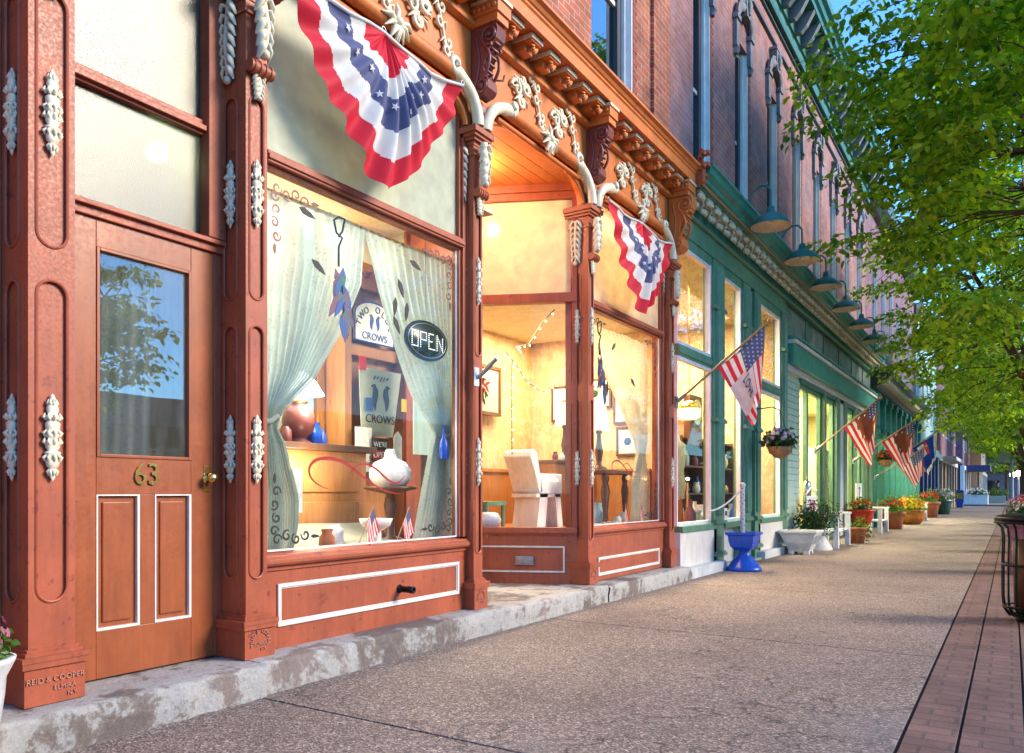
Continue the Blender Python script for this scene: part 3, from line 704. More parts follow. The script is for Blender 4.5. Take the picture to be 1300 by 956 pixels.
ac.obj('cornice_finial', M['rust'], cor)

# entry recess ------------------------------------------------------------
k1 = .98; P0 = Vector((6.66, 3.52, 0)); dv = Vector((-.4226, .9063, 0)); nv = Vector((-.9063, -.4226, 0))
def splay(mb, k0, k1, z0, z1, d0, d1, mi=0, P=P0, dd=dv, nn=nv):
    a = P+dd*k0+nn*d0; b = P+dd*k1+nn*d0; c = P+dd*k1+nn*d1; e = P+dd*k0+nn*d1
    mb.add([(p.x, p.y, z0) for p in (a,b,c,e)]+[(p.x, p.y, z1) for p in (a,b,c,e)], [(0,3,2,1),(4,5,6,7),(0,1,5,4),(1,2,6,5),(2,3,7,6),(3,0,4,7)], mi)
s_ = MB(); splay(s_, 0, 1.05, .16, .655, 0, -.08); splay(s_, 0, 1.05, .655, .71, .03, -.10); splay(s_, 0, 1.05, .635, .655, .015, -.0); splay(s_, 0, 1.05, 2.885, 2.975, .02, -.07); splay(s_, 0, .05, .71, 3.9, .012, -.07); splay(s_, 1.0, 1.06, .71, 3.9, .012, -.07)
splay(s_, 0, 1.05, 3.88, 3.95, .02, -.07); splay(s_, 0, 1.05, 3.95, 4.10, .04, -.07); splay(s_, 0, 1.05, 4.10, 4.16, .08, -.07)
so = s_.obj('entry_side_window', M['rust'], B1, bevel=.003)
g = MB(); splay(g, .05, 1.0, .71, 2.885, -.03, -.035); g.obj('glass_pane', M['glass'], so)
g = MB(); splay(g, .05, 1.0, 2.975, 3.88, -.03, -.035); g.obj('transom_pane', M['pane_peach'], so)
t = MB(); splay(t, .12, 1.0, .515, .53, .012, 0); splay(t, .12, 1.0, .275, .29, .012, 0); splay(t, .12, .135, .29, .515, .012, 0); t.obj('panel_trim', M['white'], so)
v = MB(); splay(v, .42, .60, .345, .43, .025, 0); splay(v, .44, .58, .36, .415, .04, .025); v.obj('mail_slot', M['steel'], so, bevel=.006)
# mirrored splay on the far side (left) and entry door
Pm = Vector((4.885, 3.52, 0)); dm = Vector((.4226, .9063, 0)); nm = Vector((.9063, -.4226, 0))
s2 = MB(); splay(s2, 0, 1.05, .16, .71, 0, -.08, P=Pm, dd=dm, nn=nm); splay(s2, 0, 1.05, 2.885, 2.975, 0, -.07, P=Pm, dd=dm, nn=nm); splay(s2, 0, .05, .71, 4.1, .012, -.07, P=Pm, dd=dm, nn=nm); splay(s2, 1.0, 1.05, .71, 4.1, .012, -.07, P=Pm, dd=dm, nn=nm); splay(s2, .05, 1.0, 2.975, 4.1, 0, -.03, P=Pm, dd=dm, nn=nm)
s2o = s2.obj('entry_side_window', M['rust'], B1, bevel=.003); g = MB(); splay(g, .05, 1.0, .71, 2.885, -.03, -.035, P=Pm, dd=dm, nn=nm); g.obj('glass_pane', M['glass'], s2o)
ed = MB(); ed.box(5.33, 6.22, 4.47, 4.52, .165, .9); ed.box(5.33, 5.46, 4.47, 4.52, .9, 2.35); ed.box(6.09, 6.22, 4.47, 4.52, .9, 2.35); ed.box(5.33, 6.22, 4.47, 4.52, 2.35, 4.1)
edo = ed.obj('shop_door', M['door'], B1, bevel=.004); g = MB(); g.box(5.46, 6.09, 4.49, 4.495, .9, 2.35); g.obj('glass_pane', M['glassd'], edo)
ce = MB()
for k in range(9): ce.box(4.80, 6.85, 3.50+.125*k+.003, 3.50+.125*(k+1)-.003, 4.02-.0*k, 4.05)
ce.box(4.80, 6.85, 3.5, 4.64, 4.052, 4.07); ce.obj('entry_ceiling', M['orange'], B1)

# upper brick wall with tall window ------------------------------------------
def upper_wall(parent, mat, x0, x1, z0, z1, wins, Y=3.55, th=.3, jamb='brickr'):
    """wins: (xa,xb,za,zb) openings"""
    mb = MB(); xs_ = sorted(wins); cur = x0
    for xa, xb, za, zb in xs_:
        mb.box(cur, xa, Y, Y+th, z0, z1)
        if za > z0: mb.box(xa, xb, Y, Y+th, z0, za)
        mb.box(xa, xb, Y, Y+th, zb, z1); cur = xb
    mb.box(cur, x1, Y, Y+th, z0, z1); return mb.obj('upper_wall', mat, parent)
uw = upper_wall(B1, M['brick'], -1.5, 9.06, 4.92, 10.0, [(1.0,1.95,5.25,7.6),(4.0,4.95,5.25,7.6),(7.02,8.02,5.25,7.6)])
def upper_window(parent, xa, xb, za, zb, Y=3.55, white='winwhite', blind=None, jambs=True):
    f = MB(); r = Y+.11
    f.box(xa, xa+.07, r, r+.06, za, zb); f.box(xb-.07, xb, r-.05, r+.06, za, zb); f.box(xa+.07, xb-.07, r, r+.06, za, za+.06); f.box(xa+.07, xb-.07, r, r+.06, zb-.08, zb)
    f.box(xa+.07, xb-.07, r+.015, r+.05, (za+zb)/2-.025, (za+zb)/2+.025)
    f.box(xb-.028, xb-.002, Y-.004, r-.05, za, zb)
    f.box(xa-.04, xb+.04, Y-.05, r, za-.07, za)
    o = f.obj('window', M[white], parent); sa = MB(); sa.box(xb-.17, xb-.0705, r-.01, r+.055, za+.061, zb-.081); sa.obj('sash', M['slate'], o)
    g = MB(); g.box(xa+.07, xb-.07, r+.04, r+.045, za+.06, zb-.08); g.obj('window_pane', M['glassu'], o)
    b = MB(); b.grid(lambda u, v: (xa+.05+(xb-xa-.1)*u, r+.11+.012*math.sin(u*60), za+(zb-za)*v), 50, 1); b.obj('blind', blind or M['pane_cream'], o)
    return o
for a, b in ((1.0,1.95),(4.0,4.95),(7.02,8.02)): upper_window(B1, a, b, 5.25, 7.6)
q = MB()
for a, b in ((7.02,8.02),):
    k = 0; z = 5.0
    while z < 8.0:
        w_ = .11 if k % 2 else .07; q.box(b, b+w_, 3.538, 3.56, z, z+.068); z += .074; k += 1
q.obj('jamb_bricks', M['brickr'], B1)
# corner pier of paler brick, roof and side walls
mb = MB(); mb.box(8.55, 9.06, 3.51, 3.549, 4.95, 10.0); mb.obj('corner_pier', M['brick'], B1)
mb = MB(); mb.box(-1.5, 9.06, 3.86, 13, 9.6, 9.7); mb.box(-1.5, -1.3, 3.9, 13, 0, 9.6); mb.box(-1.3, 9.06, 12.8, 13, 0, 9.6); mb.box(8.96, 9.06, 3.86, 12.8, 0, 9.6); mb.box(-1.3, 8.95, 3.86, 12.8, 4.35, 4.5)
mb.box(-1.3, 1.49, 3.9, 3.95, .17, 4.3)
mb.obj('shell_wall', M['brick'], B1)
# bay left of the first pilaster (mostly outside the picture)
mb = MB(); mb.box(-1.0, 1.625, 3.62, 3.75, .165, 3.9); mb.box(-1.0, 1.60, 3.60, 3.62, 1.0, 1.06); mb.obj('bulkhead', M['rust'], B1, bevel=.003)

# interior rooms ---------------------------------------------------------------
ra = MB(); ra.box(2.74, 5.34, 4.80, 4.85, .2, 4.30); ra.box(2.72, 2.74, 3.6, 4.8, .2, 4.30); ra.box(5.31, 5.34, 4.54, 4.8, .2, 4.30)
ra.obj('room_wall', M['cplaster'], B1)
ra = MB(); ra.box(2.74, 5.34, 3.6, 4.8, 3.34, 3.38); ra.obj('room_ceiling', M['ceil'], B1)
ra = MB(); ra.box(2.74, 4.93, 3.57, 4.8, .60, .655); ra.box(4.93, 5.3, 3.95, 4.8, .60, .655); ra.obj('display_deck', M['wood'], B1)
rb = MB(); rb.box(6.2, 9.0, 5.40, 5.45, .2, 4.3); rb.box(8.92, 8.95, 3.6, 5.4, .2, 4.3); rb.box(6.18, 6.22, 4.54, 5.4, .2, 4.3)
rb.obj('room_wall', M['plaster'], B1)
rb = MB(); rb.box(6.28, 8.9, 4.54, 5.4, 3.02, 3.06); rb.box(6.75, 8.9, 3.6, 4.54, 3.02, 3.06); rb.obj('room_ceiling', M['ceil'], B1)
rb = MB(); rb.box(6.28, 8.92, 4.54, 5.4, .60, .655); rb.box(6.75, 8.92, 3.6, 4.54, .60, .655); rb.box(6.28, 6.75, 4.30, 4.54, .60, .655); rb.obj('display_deck', M['wood'], B1)
rb = MB(); rb.box(6.3, 8.9, 5.37, 5.399, .66, 1.30); rb.box(8.89, 8.919, 3.7, 5.36, .66, 1.30); rb.box(6.3, 8.88, 5.35, 5.398, 1.30, 1.34); rb.box(8.87, 8.918, 3.7, 5.34, 1.30, 1.34); rb.obj('wainscot', M['wood'], B1)
def point(name, loc, e, col, r=.12):
    l = bpy.data.lights.new(name, 'POINT'); l.energy = e; l.color = col; l.shadow_soft_size = r
    o = bpy.data.objects.new(name, l); C.objects.link(o); o.location = loc; return o
def area(name, loc, e, col, sx, sy):
    l = bpy.data.lights.new(name, 'AREA'); l.energy = e; l.color = col; l.shape = 'RECTANGLE'; l.size = sx; l.size_y = sy
    o = bpy.data.objects.new(name, l); C.objects.link(o); o.location = loc; return o
area('ceiling_light_a', (3.9, 4.62, 3.30), 24, (1, .98, .80), 1.8, .25)
point('transom_light_a', (3.8, 4.3, 3.75), 16, (1, .95, .75), .2)
area('ceiling_light_b', (7.7, 4.6, 3.0), 52, (1, .78, .48), 1.6, .7)
point('transom_light_b', (7.5, 4.3, 3.5), 34, (1, .80, .52), .2)
point('recess_light', (5.7, 4.1, 3.85), 17, (1, .74, .45), .06)
point('pendant_glow', (2.44, 3.78, 2.83), .8, (1, .85, .5), .05)
point('hall_light', (2.1, 4.6, 3.4), 2.2, (1, .95, .75), .15)
# ================================================================ GROUND AND STREET
def sheet(name, mat, x0, x1, y0, y1, z):
    mb = MB(); mb.add([(x0,y0,z),(x1,y0,z),(x1,y1,z),(x0,y1,z)], [(0,1,2,3)]); o = mb.obj(name, mat); return tag(o, kind='structure')
sheet('ground', M['grass'], -600, 900, -600, 600, -.16)
sheet('road', M['asphalt'], -120, 400, -12.4, -2.12, -.13)
sheet('cross_street', M['asphalt'], 68, 77, -60, 60, -.126)
mb = MB(); mb.box(-60, 67.5, -2.12, -1.95, -.14, -.004); mb.box(77.5, 220, -2.12, -1.95, -.14, -.004); tag(mb.obj('kerb', M['kerb'], bevel=.01), kind='structure')
# sidewalk slabs with joints (real gaps over a dark bed)
tag(MB().box(-60, 67.4, -1.95, 3.6, -.14, -.012).obj('sidewalk_bed', M['soil']), kind='structure')
mb = MB(); jx = [-12, -6.4, -.6, 2.05, 5.05]
xx = -30.0
while xx < 67: mb.box(xx+.004, min(67.3, xx+2.96), .405, 3.5, -.011, 0); xx += 2.97
o = mb.obj('sidewalk', M['conc'], bevel=.004); tag(o, kind='structure')
mb = MB(); mb.box(-30, 67.3, .195, .39, -.011, -.001); mb.box(-30, 67.3, -.045, .183, -.011, -.0015); mb.box(-30, 67.3, -1.94, -.057, -.011, -.001)
tag(mb.obj('brick_paving', M['pave'], bevel=.003), kind='structure')
mb = MB(); mb.box(77.5, 220, -1.95, 4.5, -.14, 0); tag(mb.obj('far_sidewalk', M['conc']), kind='structure')
mb = MB(); mb.box(-60, 220, -16, -12.4, -.14, 0); tag(mb.obj('opposite_sidewalk', M['kerb']), kind='structure')
lm = MB()
for k in range(30): lm.box(-30+k*8, -27+k*8, -7.1, -6.98, -.129, -.126)
tag(lm.obj('road_markings', M['white']), kind='structure')

# ================================================================ GREEN SHOP BUILDING
B2 = thing('green_shop', 'long brick building with green timber shopfront, cream shell cornice and row of tall arched windows', 'shop building')
Y2 = 3.40
def gw(x0, x1, parent, Y=Y2, zs=.645, zt0=2.72, zt1=2.86, ztop=4.10, fm='green', transom='glasst', sill=True, wt='winwhite', bead=True):
    f = MB(); f.box(x0, x1, Y, Y+.10, zt0, zt1); f.box(x0, x0+.02, Y+.072, Y+.10, zs-.012, ztop); f.box(x1-.02, x1, Y+.072, Y+.10, zs-.012, ztop); f.box(x0, x1, Y-.015, Y, zt0+.03, zt1-.03)
    f.box(x0, x1, Y, Y+.1, ztop, ztop+.12)
    if sill: f.box(x0, x1, Y-.05, Y+.1, zs-.09, zs-.012); 
    fr = f.obj('window_frame', M[fm], parent, bevel=.004)
    b = MB(); t = .045
    for z0, z1 in ((zs-.012, zt0), (zt1, ztop)):
        b.box(x0, x0+t*.6, Y+.02, Y+.07, z0, z1); b.box(x1-t, x1, Y+.005, Y+.07, z0, z1); b.box(x0+t*.6, x1-t, Y+.01, Y+.07, z1-t, z1); b.box(x0+t*.6, x1-t, Y+.01, Y+.07, z0, z0+t)
        g = MB(); g.box(x0+t*.6, x1-t, Y+.045, Y+.05, z0+t, z1-t); g.obj('glass_pane', M['glass' if z0 < 1 else transom], fr)
    b.obj('glazing_bead', M[wt], fr, bevel=.003); return fr
def post(x0, x1, parent, zt=4.2, z0=.02, Y=Y2, m='green'):
    mb = MB(); mb.box(x0, x1, Y-.03, Y+.12, z0, zt); xc = (x0+x1)/2; r = (x1-x0)*.24
    for q in (-.42, 0, .42): mb.tube([(xc+q*r*2, Y-.03, .75), (xc+q*r*2, Y-.03, zt-.1)], r*.5, 8)
    for z in (.18, .62, 2.0, 3.52): mb.box(x0-.012, x1+.012, Y-.075, Y+.1, z, z+.045); mb.box(x0-.006, x1+.006, Y-.06, Y+.1, z+.045, z+.065)
    mb.sphere((xc, Y-.045, 3.60), .03, 8); return mb.obj('shopfront_post', M[m], parent, bevel=.004)
gw(9.06, 10.30, B2); gw(10.75, 11.68, B2); gw(12.62, 14.02, B2)
post(10.30, 10.74, B2); post(11.69, 12.08, B2); post(12.30, 12.61, B2); post(14.03, 14.35, B2); 
mb = MB(); mb.box(12.08, 12.30, 3.43, 3.5, .1, 4.2); mb.obj('shopfront_post', M['green'], B2)
for q in ((9.04, 10.42, 3.37, 3.55, .12, .56), (12.5, 14.05, 3.37, 3.55, .12, .56), (10.74, 11.69, 3.52, 3.6, .02, .56)): MB().box(*q).obj('stall_riser', M['white'], B2, bevel=.006)
for q in ((9.03, 10.46, 3.245, 3.40, -.02, .13), (12.45, 14.30, 3.255, 3.40, -.02, .12)): MB().box(*q).obj('base_kerb', M['potw'], B2, bevel=.012)
mb = MB(); mb.box(10.3, 12.62, 3.30, 4.0, -.02, .03); mb.obj('threshold', M['kerb'], B2)
# green frieze and shell cornice
XE = 24.6
mb = MB(); mb.box(9.05, 14.36, 3.385, 3.52, 4.22, 4.47); mb.prismx([(3.52,4.46),(3.36,4.46),(3.335,4.475),(3.335,4.495),(3.52,4.51)], 9.05, XE); mb.obj('frieze_board', M['green'], B2, bevel=.003)
cp2 = [(3.55,4.50),(3.37,4.50),(3.37,4.73),(3.17,4.735),(3.15,4.745),(3.15,4.765),(3.13,4.775),(3.10,4.79),(3.095,4.83),(3.06,4.85),(3.03,4.87),(3.01,4.93),(2.985,4.94),(2.985,4.975),(3.2,5.0),(3.56,5.06)]
mb = MB(); mb.prismx(cp2, 9.10, XE); cor2 = mb.obj('cornice', M['teal'], B2, bevel=.002)
mb = MB(); mb.prismx([(3.13,4.735),(3.118,4.745),(3.118,4.765),(3.13,4.77)], 9.12, XE); mb.obj('cornice_bead', M['woodp'], cor2)
sm = MB()
sm.box(-.10, .10, 3.185, 3.37, 4.70, 4.733); sm.box(-.07, .07, 3.24, 3.37, 4.64, 4.70)
for row, (yy, zz, L) in enumerate(((3.29, 4.61, .06), (3.215, 4.69, .07))):
    for k in range(4):
        a = math.radians(-66+44*k); sm.tube([(.02*math.sin(a), yy+.03, zz), (L*math.sin(a), yy-.01*math.cos(a), zz-.012), (1.35*L*math.sin(a), yy-.045*math.cos(a), zz-.04), (1.25*L*math.sin(a), yy-.055*math.cos(a), zz-.015)], [.022,.034,.026,.010], 7)
for s in (-1, 1):
    q = curl_pts(0, 0, .045, .008, PI*.5, 1.5, 16); sm.tube([(s*.088, 3.29+a_, 4.655+c_) for a_, b_, c_ in q], taper(17, .014, .008), 6)
sm.sphere((0,3.27,4.60), .034, 8)
me = sm.mesh('cornice_shell', M['cream']); xx = 9.30
n_ = 0
while xx < XE-.1:
    inst('cornice_shell', me, (xx, 0, 0), cor2); xx += .315; n_ += 1
# upper storeys of the long building
wins = [(10.02+1.86*i, 10.70+1.86*i, 5.15, 8.05) for i in range(8)]
upper_wall(B2, M['brickm'], 9.06, XE, 5.0, 10.0, wins, Y=3.56)
hm = MB()
for s in (-1, 1):
    a, b = (s*.34, s*.44) if s > 0 else (s*.44, s*.34)
    hm.box(a-.02, b+.02, -.10, 0, -.28, .16); hm.box(a-.05, b+.05, -.14, 0, .16, .24); hm.box(a, b, -.07, 0, -.40, -.28); hm.tube([((a+b)/2, -.06, -.38), ((a+b)/2, -.11, -.30)], .045, 8)
    hm.tube([(s*.40, -.075, .22), (s*.36, -.09, .34), (s*.24, -.10, .46), (0, -.12, .52)], [.075, .08, .085, .09], 6)
    hm.tube([(s*.45, -.12, .26), (s*.40, -.13, .40), (s*.26, -.14, .55), (0, -.16, .62)], [.028]*4, 6)
hm.prismy([(-.10,.36),(.10,.36),(.16,.74),(-.16,.74)], -.20, 0); hm.box(-.19,.19,-.22,0,.74,.79); hm.tube([(0,-.20,.42),(0,-.23,.56),(0,-.20,.70)], [.04,.07,.04], 8)
hme = hm.mesh('window_hood', M['hood'])
for (a, b, z0, z1) in wins:
    o = upper_window(B2, a, b, z0, z1, Y=3.56)
    inst('window_hood', hme, ((a+b)/2, 3.56, 8.10), o, scale=(.95,.6,.92))
    q = MB(); z = 5.08; k = 0
    while z < 7.85:
        q.box(b, b+(.125 if k % 2 else .08), 3.548, 3.565, z, z+.068); z += .074; k += 1
    q.obj('jamb_bricks', M['brickr'], o)
mb = MB(); mb.prismx([(3.565,8.98),(3.51,8.99),(3.51,9.03),(3.565,9.04)], 9.06, XE); mb.prismx([(3.565,9.33),(3.52,9.34),(3.52,9.37),(3.565,9.38)], 9.06, XE); mb.obj('string_course', M['slate'], B2)
mb = MB(); mb.prismx([(3.6,9.42),(3.46,9.42),(3.44,9.46),(3.44,9.58),(3.40,9.6),(3.40,9.95),(3.05,9.97),(3.03,10.03),(2.98,10.06),(2.95,10.12),(2.88,10.16),(2.86,10.26),(3.5,10.4),(3.9,10.4),(3.9,9.42)], 9.06, XE); rc = mb.obj('roof_cornice', M['teald'], B2)
cb = MB(); cb.prismx([(3.40,9.62),(3.30,9.62),(3.20,9.72),(3.12,9.86),(3.06,9.965),(3.40,9.965)], -.06, .06); cbm = cb.mesh('roof_bracket', M['hood'])
for k in range(32): inst('roof_bracket', cbm, (9.3+.49*k, 0, 0), rc)
mb = MB(); mb.box(9.07, XE, 3.87, 13, 9.9, 9.98); mb.box(9.07, XE, 12.8, 13, 0, 9.9); mb.box(XE-.2, XE, 3.87, 12.8, 4.6, 9.9); mb.box(9.07, XE, 3.87, 12.8, 4.35, 4.45); mb.obj('shell_wall', M['brickm'], B2)

# second half: long low shopfront under a teal hood
mb = MB(); mb.box(14.37, XE, 3.44, 3.55, 3.84, 4.46); mb.obj('signboard_panel', M['mottle'], B2)
for k in range(6): MB().box(14.37+1.75*k, 14.42+1.75*k, 3.42, 3.44, 3.86, 4.46).obj('panel_batten', M['green'], B2)
mb = MB(); mb.prismx([(3.54,3.86),(3.22,3.83),(3.17,3.82),(3.17,3.785),(3.54,3.77)], 14.33, XE-.35); mb.prismx([(3.54,3.70),(3.24,3.70),(3.24,3.34),(3.54,3.34)], 14.33, XE-.35)
hd = mb.obj('shopfront_hood', M['teal'], B2, bevel=.004)
mb = MB(); mb.prismx([(3.54,3.77),(3.20,3.77),(3.20,3.70),(3.54,3.70)], 14.33, XE-.35); mb.prismx([(3.54,3.34),(3.33,3.34),(3.36,3.24),(3.54,3.24)], 14.33, XE-.35); mb.obj('hood_moulding', M['potw'], hd)
mb = MB()
for k in range(26):
    z = .05+.122*k; mb.prismx([(3.50,z),(3.425,z),(3.44,z+.118),(3.50,z+.118)], 14.37, 15.62)
mb.obj('clapboard_siding', M['mint'], B2)
def narrow(x0, x1, z0=.40, zt=3.16, fm='green', curtain=False):
    f = MB(); t = .07; Y = 3.46
    f.box(x0, x0+t, Y, Y+.08, .02, zt); f.box(x1-t, x1, Y, Y+.08, .02, zt); f.box(x0+t, x1-t, Y, Y+.08, zt-.10, zt); f.box(x0+t, x1-t, Y, Y+.08, .02, z0)
    f.box(x0+t, x1-t, Y-.03, Y, z0-.05, z0)
    o = f.obj('window_frame', M[fm], B2, bevel=.004); g = MB(); g.box(x0+t, x1-t, Y+.04, Y+.045, z0, zt-.1); g.obj('glass_pane', M['glass'], o); return o
segs = [(15.62,16.45),(16.45,17.75),(17.95,19.15),(20.5,21.7),(21.9,22.9),(23.1,24.3)]
for a, b in segs: narrow(a, b)
for a, b in ((17.75,17.95),(19.15,19.55),(20.1,20.5),(21.7,21.9),(22.9,23.1),(24.3,24.6)): MB().box(a, b, 3.38, 3.56, .02, 3.24).obj('shopfront_pillar', M['green'], B2, bevel=.006)
mb = MB(); mb.box(19.55, 20.1, 3.40, 3.55, .02, 3.24); mb.obj('shopfront_pillar', M['white'], B2, bevel=.006)
mb = MB(); mb.box(15.6, XE-.3, 3.40, 3.58, 3.16, 3.24); mb.obj('lintel', M['teald'], B2)
# rooms
mb = MB(); mb.box(9.2, 14.32, 6.3, 6.35, 0, 4.3); mb.box(14.33, 14.37, 3.6, 6.3, 0, 4.3); mb.obj('room_wall', M['plaster'], B2)
mb = MB(); mb.box(9.1, 14.32, 3.56, 6.3, 4.15, 4.2); mb.obj('room_ceiling', M['ceil'], B2)
mb = MB(); mb.box(9.1, XE-.1, 3.6, 6.3, .0, .04); mb.obj('room_floor', M['wood'], B2)
mb = MB(); mb.box(9.1, 14.3, 3.60, 4.3, .45, .50); mb.obj('display_deck', M['wood'], B2)
mb = MB(); mb.box(14.38, XE-.1, 5.6, 5.65, 0, 3.6); mb.box(XE-.15, XE-.1, 3.6, 5.6, 0, 3.6); mb.obj('room_wall', M['yplaster'], B2)
mb = MB(); mb.box(14.38, XE-.1, 3.58, 5.6, 3.3, 3.35); mb.obj('room_ceiling', M['yplaster'], B2)
area('ceiling_light_c', (11.6, 4.9, 4.1), 300, (1, .77, .48), 4.0, 1.5)
area('ceiling_light_d', (18.8, 4.6, 3.25), 380, (1, .88, .55), 8.0, 1.2)

# ================================================================ COLUMNED SHOP (next along)
B3 = thing('columned_shop', 'teal columned shopfront with a dark boxed cornice beyond the long green one', 'shop building')
mb = MB(); cp3 = [(3.5,4.10),(3.33,4.10),(3.33,4.16),(3.25,4.2),(3.25,4.32),(3.10,4.36),(3.0,4.40),(2.95,4.46),(2.95,4.52),(2.93,4.60),(3.5,4.70)]
mb.prismx(cp3, 25.0, 38.0); c3 = mb.obj('cornice', M['slate'], B3)
me = MB().box(-.06, .06, 3.02, 3.25, 4.22, 4.36).mesh('cornice_block', M['cream'])
for k in range(36): inst('cornice_block', me, (25.3+.35*k, 0, 0), c3)
mb = MB(); mb.box(25.0, 38.0, 3.42, 3.6, 3.98, 4.12); mb.box(25.0, 38, 3.40, 3.6, 2.85, 3.0); mb.box(25.0, 38, 3.42, 3.6, .02, .5); mb.obj('shopfront_rails', M['teald'], B3)
cm = MB(); cm.box(-.16, .16, 3.30, 3.55, 3.0, 4.0); cm.box(-.2, .2, 3.26, 3.55, 3.78, 3.98); cm.box(-.11, .11, 3.34, 3.55, .02, 3.0); cm.box(-.17, .17, 3.28, 3.55, 2.8, 2.92); cme = cm.mesh('column', M['teald'])
for k in range(10): inst('column', cme, (25.3+1.4*k, 0, 0), B3)
for k in range(9):
    g = MB(); g.box(25.46+1.4*k, 26.54+1.4*k, 3.50, 3.505, .5, 2.85); g.obj('glass_pane', M['glass'], B3)
    g = MB(); g.box(25.46+1.4*k, 26.54+1.4*k, 3.50, 3.505, 3.0, 3.98); g.obj('transom_pane', M['glassu'], B3)
w3 = [(25.9+1.9*i, 26.8+1.9*i, 5.3, 8.0) for i in range(6)]
upper_wall(B3, M['brickp'], 24.62, 38, 4.6, 9.6, w3, Y=3.56)
for a, b, z0, z1 in w3: upper_window(B3, a, b, z0, z1, Y=3.56)
mb = MB(); mb.prismx([(3.9,9.5),(3.4,9.5),(3.2,9.7),(3.1,9.9),(3.9,10)], 24.62, 38); mb.obj('roof_cornice', M['slate'], B3)
mb = MB(); mb.box(24.62, 38, 5.6, 5.7, 0, 4.3); mb.box(37.9, 38, 3.6, 5.6, 0, 9); mb.box(24.62, 38, 3.6, 5.6, 3.98, 4.05); mb.box(24.62, 38, 3.86, 12, 9.3, 9.4); mb.obj('shell_wall', M['yplaster'], B3)
area('ceiling_light_e', (31, 4.6, 3.7), 700, (1, .90, .60), 11, 1)

# ================================================================ FARTHER BUILDINGS
def simple_building(name, label, x0, x1, mat, z1, colmat, groundh=3.4, wn=4, Y=3.5, trim='white', depth=9, win=True, canopy=None):
    B = thing(name, label, 'building'); ww = (x1-x0)/wn
    ws = [(x0+ww*(i+.32), x0+ww*(i+.68), groundh+1.3, groundh+3.4) for i in range(wn)] if win else []
    upper_wall(B, M[mat], x0, x1, groundh, z1, ws, Y=Y)
    for a, b, c, d in ws: upper_window(B, a, b, c, d, Y=Y)
    m = MB(); m.prismx([(Y+.3,z1-.4),(Y-.1,z1-.4),(Y-.3,z1-.1),(Y-.35,z1+.05),(Y+.3,z1+.15)], x0, x1); m.obj('roof_cornice', M[trim], B)
    m = MB(); m.box(x0, x1, Y-.15, Y+.2, groundh-.35, groundh-.002); m.obj('fascia', M[trim], B)
    for i in range(wn+1): xx = x0+(x1-x0-.5)*i/wn; MB().box(xx, xx+.5, Y-.1, Y+.2, 0, groundh-.36).obj('shopfront_pillar', M[colmat], B)
    m = MB(); m.box(x0+.1, x1-.1, Y, Y+.1, 0, .6); m.obj('stall_riser', M[colmat], B)
    for i in range(wn):
        a = x0+(x1-x0-.5)*i/wn+.5; b = x0+(x1-x0-.5)*(i+1)/wn; g = MB(); g.box(a+.01, b-.01, Y+.05, Y+.06, .6, groundh-.36); g.obj('glass_pane', M['glassu'], B)
    m = MB(); m.box(x0, x1, Y+.31, Y+depth, z1-.5, z1-.45); m.box(x0, x0+.2, Y+.31, Y+depth, 0, z1-.5); m.box(x1-.2, x1, Y+.31, Y+depth, 0, z1-.5); m.box(x0+.2, x1-.2, Y+1.5, Y+1.6, 0, z1-.5); m.obj('shell_wall', M[mat], B)
    return B
M['skyblue'] = paint('pale blue paint', (.30,.50,.56), .6, .15, .2)
M['navy'] = paint('navy paint', (.03,.06,.20), .5, .2, .2)
M['tan'] = paint('tan paint', (.52,.38,.28), .6, .15, .2)
simple_building('pale_blue_building', 'pale blue painted building between the columned shop and a plum brick one', 38.05, 49, 'skyblue', 9.2, 'navy', 3.3, 5)
simple_building('plum_brick_building', 'plum brick building with a pale entrance canopy near the street corner', 49.05, 66.5, 'brickp', 9.5, 'tan', 3.2, 6)
mb = MB(); mb.box(52, 60, 2.7, 3.34, 2.95, 3.15); o = mb.obj('entrance_canopy', M['potw']); tag(o, 'pale flat canopy projecting over the plum brick shop entrance', 'canopy')
simple_building('white_corner_building', 'distant white fronted building with a plum brick side across the side street', 79, 92, 'brickp', 8.0, 'winwhite', 3.4, 3, Y=3.6, trim='winwhite')
simple_building('tan_far_building', 'tan building farthest along the left side of the street', 93, 112, 'tan', 7.0, 'winwhite', 3.2, 4, Y=2.6)
mb = MB(); mb.box(82, 88, 1.6, 3.44, 3.0, 3.5); tag(mb.obj('shop_awning', M['navy']), 'dark blue awning on the distant white fronted building', 'awning')
B = thing('street_end_house', 'long low brown brick house closing the far end of the street', 'house', (136, 0, 0)); m = MB(); m.box(0, 6, -40, 14, -.16, 4.0); m.obj('wall', M['brickp'], B); m = MB(); m.prismy([(-.5,4.01),(6.5,4.01),(3,6.2)], -40.5, 14.5); m.obj('roof', M['slate'], B)
for k in range(9): MB().box(-.03, .0, -37+5.5*k, -35+5.5*k, 1.2, 2.8).obj('window', M['lampy'] if k in (4, 6) else M['glassu'], B)
